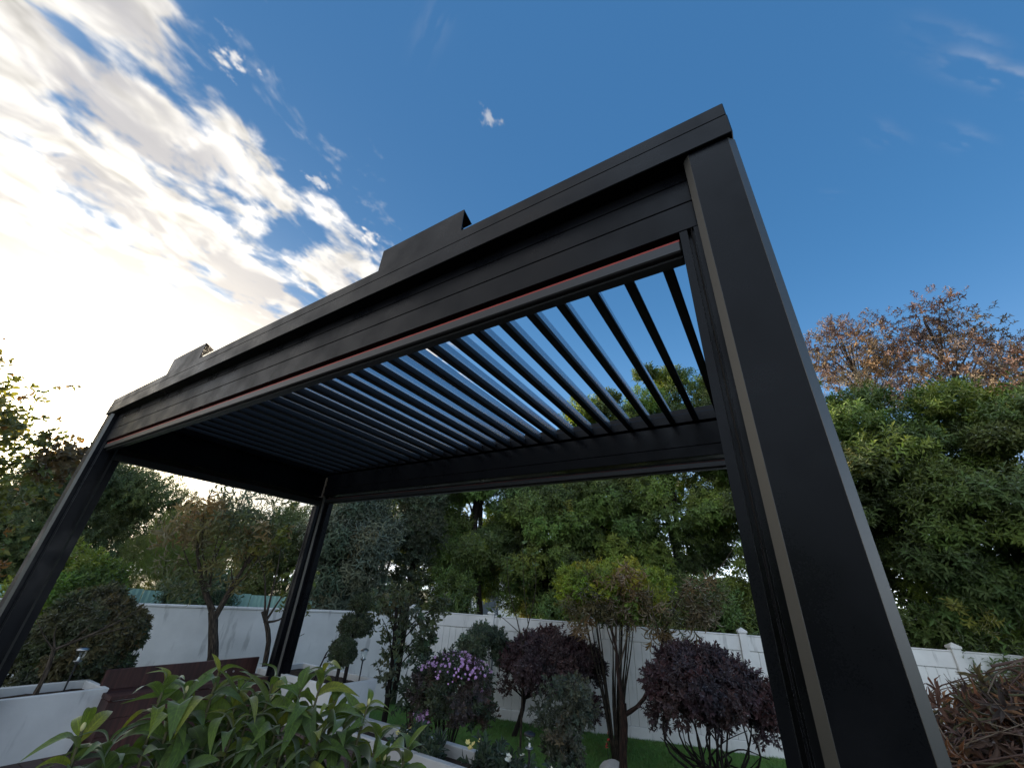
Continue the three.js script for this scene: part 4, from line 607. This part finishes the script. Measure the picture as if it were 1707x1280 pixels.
function solarLamp(label, x, y, z, top, turn = 0, capMat = M.steel) {
  const o = thing('solar_lamp', label, 'solar lamp', [x, y, z], 'solar garden lamps on stakes'), h = top - y; o.rotation.set(0, turn, 0);
  part('stake', new THREE.CylinderGeometry(0.009, 0.007, h - 0.13, 10).translate(0, (h - 0.13) / 2, 0), M.black, o);
  part('lamp_base', new THREE.LatheGeometry([[0, 0], [0.012, 0], [0.02, 0.012], [0.034, 0.02], [0.036, 0.028], [0, 0.028]].map(([a, b]) => new THREE.Vector2(a, b)), 20).translate(0, h - 0.135, 0), M.steel, o);
  part('glass_shade', new THREE.LatheGeometry([[0.034, 0], [0.036, 0.03], [0.040, 0.06], [0.044, 0.082]].map(([a, b]) => new THREE.Vector2(a, b)), 24).translate(0, h - 0.106, 0), M.glass, o);
  part('reflector', new THREE.CylinderGeometry(0.01, 0.014, 0.03, 12).translate(0, h - 0.09, 0), M.steel, o);
  const cap = part('lamp_cap', new THREE.LatheGeometry([[0, 0], [0.05, 0], [0.053, 0.006], [0.050, 0.016], [0.03, 0.024], [0, 0.026]].map(([a, b]) => new THREE.Vector2(a, b)), 24).translate(0, h - 0.023, 0), capMat, o);
  part('solar_cell', bevelBox(-0.02, 0.02, h + 0.0035, h + 0.006, -0.02, 0.02, 0.001), M.black, cap);
}
solarLamp('glass solar lamp on a stake in the left planter beside the bare twig', -6.24, 0.46, -1.90, 0.88);
solarLamp('glass solar lamp on a stake in the rear planter by the clipped balls', -4.86, 0.46, -4.36, 0.86, 0.7);
solarLamp('glass solar lamp with dark top in the flower bed near the leafy column', -2.24, 0.15, -4.12, 0.5, 0.3, M.black);
{ // pale stone by the dried tree
  const g = new THREE.IcosahedronGeometry(0.17, 3), p = g.attributes.position; for (let i = 0; i < p.count; i++) { const d = V(p.getX(i), p.getY(i), p.getZ(i)).normalize(), k = 0.17 * (0.75 + 0.5 * fbm(d.x * 2.3 + 5, d.y * 2.3 + d.z * 1.9 + 3, 3)); p.setXYZ(i, d.x * k * 1.25, Math.max(-0.03, d.y * k * 0.75), d.z * k); } g.computeVertexNormals();
  const s = new THREE.Mesh(g, M.rock); s.name = numbered('stone'); s.position.set(-2.62, LAWN + 0.04, -7.3); s.userData = { label: 'pale rounded stone lying on the lawn at the foot of the dried tree', category: 'stone' }; scene.add(s);
  const pos = [-2.74, LAWN, -7.5], o = thing('red_flower', 'small red flower stalk standing beside the pale stone', 'flower', pos), ps = []; for (let i = 0; i < 14; i++) { const l = leaf(0.05, 0.02, { seg: 2, fold: 0.2, droop: 0.2 }); l.applyMatrix4(pose(sphereDir().add(V(0, 0.3, 0)), rr(0, 6), 1, V(rr(-0.02, 0.02), rr(0.24, 0.4), rr(-0.02, 0.02)))); ps.push(l); }
  part('flower_head', ps, M.petalRed, o); part('stem', new THREE.CylinderGeometry(0.005, 0.007, 0.3, 6).translate(0, 0.15, 0), foliage(0.2, 0, { color: lin(0.05, 0.09, 0.03) }), o);
}

// ---------------------------------------------------------------- heap of dried vines on the right
{
  const pos = [1.05, LAWN, -3.2], o = thing('dried_vine', 'heap of dried brown vines and withered leaves right of the front post', 'vine', pos), c = V(0.28, 1.46, 0), R = V(1.04, 0.60, 0.55);
  const onDome = (a, b, k = 1) => V(c.x + R.x * k * Math.cos(a) * Math.cos(b), c.y + R.y * k * Math.sin(b), c.z + R.z * k * Math.sin(a) * Math.cos(b));
  const geos = []; for (let i = 0; i < 300; i++) { const pts = []; let a = rr(0, 6.28), b = rr(-0.6, 1.3); const da = rr(-0.5, 0.5), db = rr(-0.35, 0.3), k = rr(0.8, 1.05); for (let j = 0; j < 5; j++) { pts.push(onDome(a, b, k + rr(-0.04, 0.05))); a += da + rr(-0.18, 0.18); b += db + rr(-0.2, 0.2); } geos.push([limb(pts, rr(0.003, 0.007), 0.0015, 5, 12), i]); }
  const mats = [std([0.16, 0.115, 0.08], { roughness: 0.9 }), std([0.11, 0.065, 0.05], { roughness: 0.9 }), std([0.22, 0.17, 0.12], { roughness: 0.9 }), std([0.09, 0.085, 0.04], { roughness: 0.9 })];
  geos.slice(0, 170).forEach(([g], i) => part('vine_stem', g, mats[i % 4], o)); part('inner_stems', geos.slice(170).map(([g]) => g), mats[1], o, { kind: 'stuff' });
  const list = []; for (let i = 0; i < 5200; i++) { const a = rr(0, 6.28), b = rr(-0.7, 1.45), p = onDome(a, b, rr(0.5, 1.0)); list.push([pose(sphereDir().add(V(0, -0.5, 0)), rr(0, 6.28), rr(0.35, 0.75), p), tint([[0.20, 0.095, 0.06], [0.15, 0.08, 0.06], [0.13, 0.11, 0.045], [0.26, 0.12, 0.05], [0.10, 0.065, 0.05]][Math.floor(rnd() * 5)], 0.3)]); }
  inst('dry_leaves', SPR.dry, LEAFDRY, list, o);
  part('trunk', limb([[0, 0, 0], [0.03, 0.4, 0.02], [0, 1.2, 0]], 0.06, 0.03, 8), M.bark, o);
}

// ---------------------------------------------------------------- leafy shrub in the foreground: every leaf a part
{
  const pos = [-1.5, DECK, -0.85], o = thing('leafy_shrub', 'bright green long-leaved shrub in the foreground at the bottom of the picture', 'shrub', pos);
  const pot = new THREE.LatheGeometry([[0, 0], [0.2, 0], [0.26, 0.36], [0.275, 0.37], [0.275, 0.4], [0.25, 0.4], [0.24, 0.34], [0, 0.34]].map(([a, b]) => new THREE.Vector2(a, b)), 40); part('pot', pot, std([0.2, 0.09, 0.06], { roughness: 0.85, bumpMap: stucco, bumpScale: 0.002 }), o);
  const kinds = []; for (let i = 0; i < 11; i++) kinds.push(leaf(rr(0.10, 0.155), rr(0.038, 0.052), { seg: 8, fold: rr(0.18, 0.4), droop: rr(0.2, 1.25), tip: 0.62, wave: rr(0, 0.012) }));
  const pal = [[0.22, 0.34, 0.014], [0.15, 0.27, 0.016], [0.31, 0.40, 0.014], [0.09, 0.18, 0.02], [0.40, 0.43, 0.018]], mats = pal.map((c) => foliage(0.5, 0.22, { color: lin(...c), map: leafTone, clearcoatRoughness: 0.3 })), stemM = std([0.11, 0.10, 0.045], { roughness: 0.8 }), budM = std([0.62, 0.55, 0.25], { roughness: 0.7 });
  // stem tips in world coordinates, over the patch of the frame that the shrub fills
  const tips = [[-1.60, 1.235, -0.56], [-1.56, 1.33, -0.69], [-1.50, 1.345, -0.80], [-1.47, 1.30, -0.86], [-1.42, 1.32, -0.93], [-1.52, 1.25, -0.72], [-1.44, 1.22, -0.86], [-1.34, 1.345, -1.05], [-1.38, 1.25, -0.96], [-1.30, 1.27, -1.08], [-1.24, 1.255, -1.17], [-1.30, 1.18, -1.05], [-1.20, 1.17, -1.20], [-1.13, 1.15, -1.27], [-1.38, 1.16, -0.92], [-1.48, 1.17, -0.76], [-1.56, 1.16, -0.62], [-1.60, 1.13, -0.50], [-1.42, 1.10, -0.82], [-1.32, 1.10, -1.00], [-1.22, 1.08, -1.14], [-1.54, 1.27, -0.90], [-1.6, 1.2, -0.75], [-1.48, 1.12, -1.0], [-1.36, 1.2, -1.14], [-1.53, 1.30, -0.74], [-1.45, 1.27, -0.90], [-1.58, 1.2, -0.62], [-1.37, 1.3, -1.0], [-1.27, 1.22, -1.12], [-1.18, 1.12, -1.22], [-1.5, 1.2, -0.82], [-1.4, 1.18, -0.95]];
  let count = 0; const spare = [];
  tips.forEach((t, s) => {
    const T = V(t[0] - pos[0], t[1] - pos[1], t[2] - pos[2]), B = V(T.x * 0.25 + rr(-0.05, 0.05), 0.33, T.z * 0.25 + rr(-0.05, 0.05)), Q = V(mix(B.x, T.x, 0.75), mix(B.y, T.y, 0.5), mix(B.z, T.z, 0.75));
    const cv = new THREE.CatmullRomCurve3([B, Q, T]); part('stem', limb([B, Q, T], 0.008, 0.0035, 6, 14), stemM, o);
    const lean = cv.getTangent(1);
    const n = 21 + (s % 4);
    for (let i = 0; i < n; i++) {
      const whorl = i < 7, u = whorl ? 1 - i * 0.014 : 0.93 - (i - 7) * 0.03, p = cv.getPointAt(clamp(u)), a = i * 2.4 + s + rr(-0.4, 0.4), open = whorl ? mix(0.4, 1.3, i / 7) + rr(-0.2, 0.2) : rr(0.9, 1.8);
      const side = V(Math.cos(a), 0, Math.sin(a)), d = lean.clone().multiplyScalar(Math.cos(open)).addScaledVector(side, Math.sin(open)).normalize();
      const q = new THREE.Quaternion().setFromUnitVectors(UPV, d), z = V(0, 0, 1).applyQuaternion(q), want = UPV.clone().addScaledVector(d, -d.y).normalize(), ang = Math.atan2(z.clone().cross(want).dot(d), z.dot(want));
      const k = (whorl ? mix(0.6, 1, Math.min(1, i / 3)) : 1) * rr(0.7, 1.15), kind = kinds[(i * 3 + s * 5) % 11], mx = new THREE.Matrix4().compose(p, new THREE.Quaternion().setFromAxisAngle(d, ang + gauss() * 0.9).multiply(q), V(k, k, k));
      if (count < 300) part('leaf', kind, mats[whorl ? [0, 2, 4, 0, 1][(i + s) % 5] : [1, 3, 0, 3][(i + s) % 4]], o).applyMatrix4(mx); else spare.push(kind.clone().applyMatrix4(mx));
      count++;
    }
    if (s % 5 === 0) part('bud', new THREE.SphereGeometry(0.005, 10, 8).scale(1, 1.9, 1), budM, o).position.copy(T).add(V(0.003, 0.008, 0.002));
  });
  if (spare.length) part('inner_leaves', spare, mats[1], o, { kind: 'stuff' });
}

scene.traverse((o) => { if (o.isMesh) { o.castShadow = true; o.receiveShadow = true; } });
renderer.render(scene, camera);
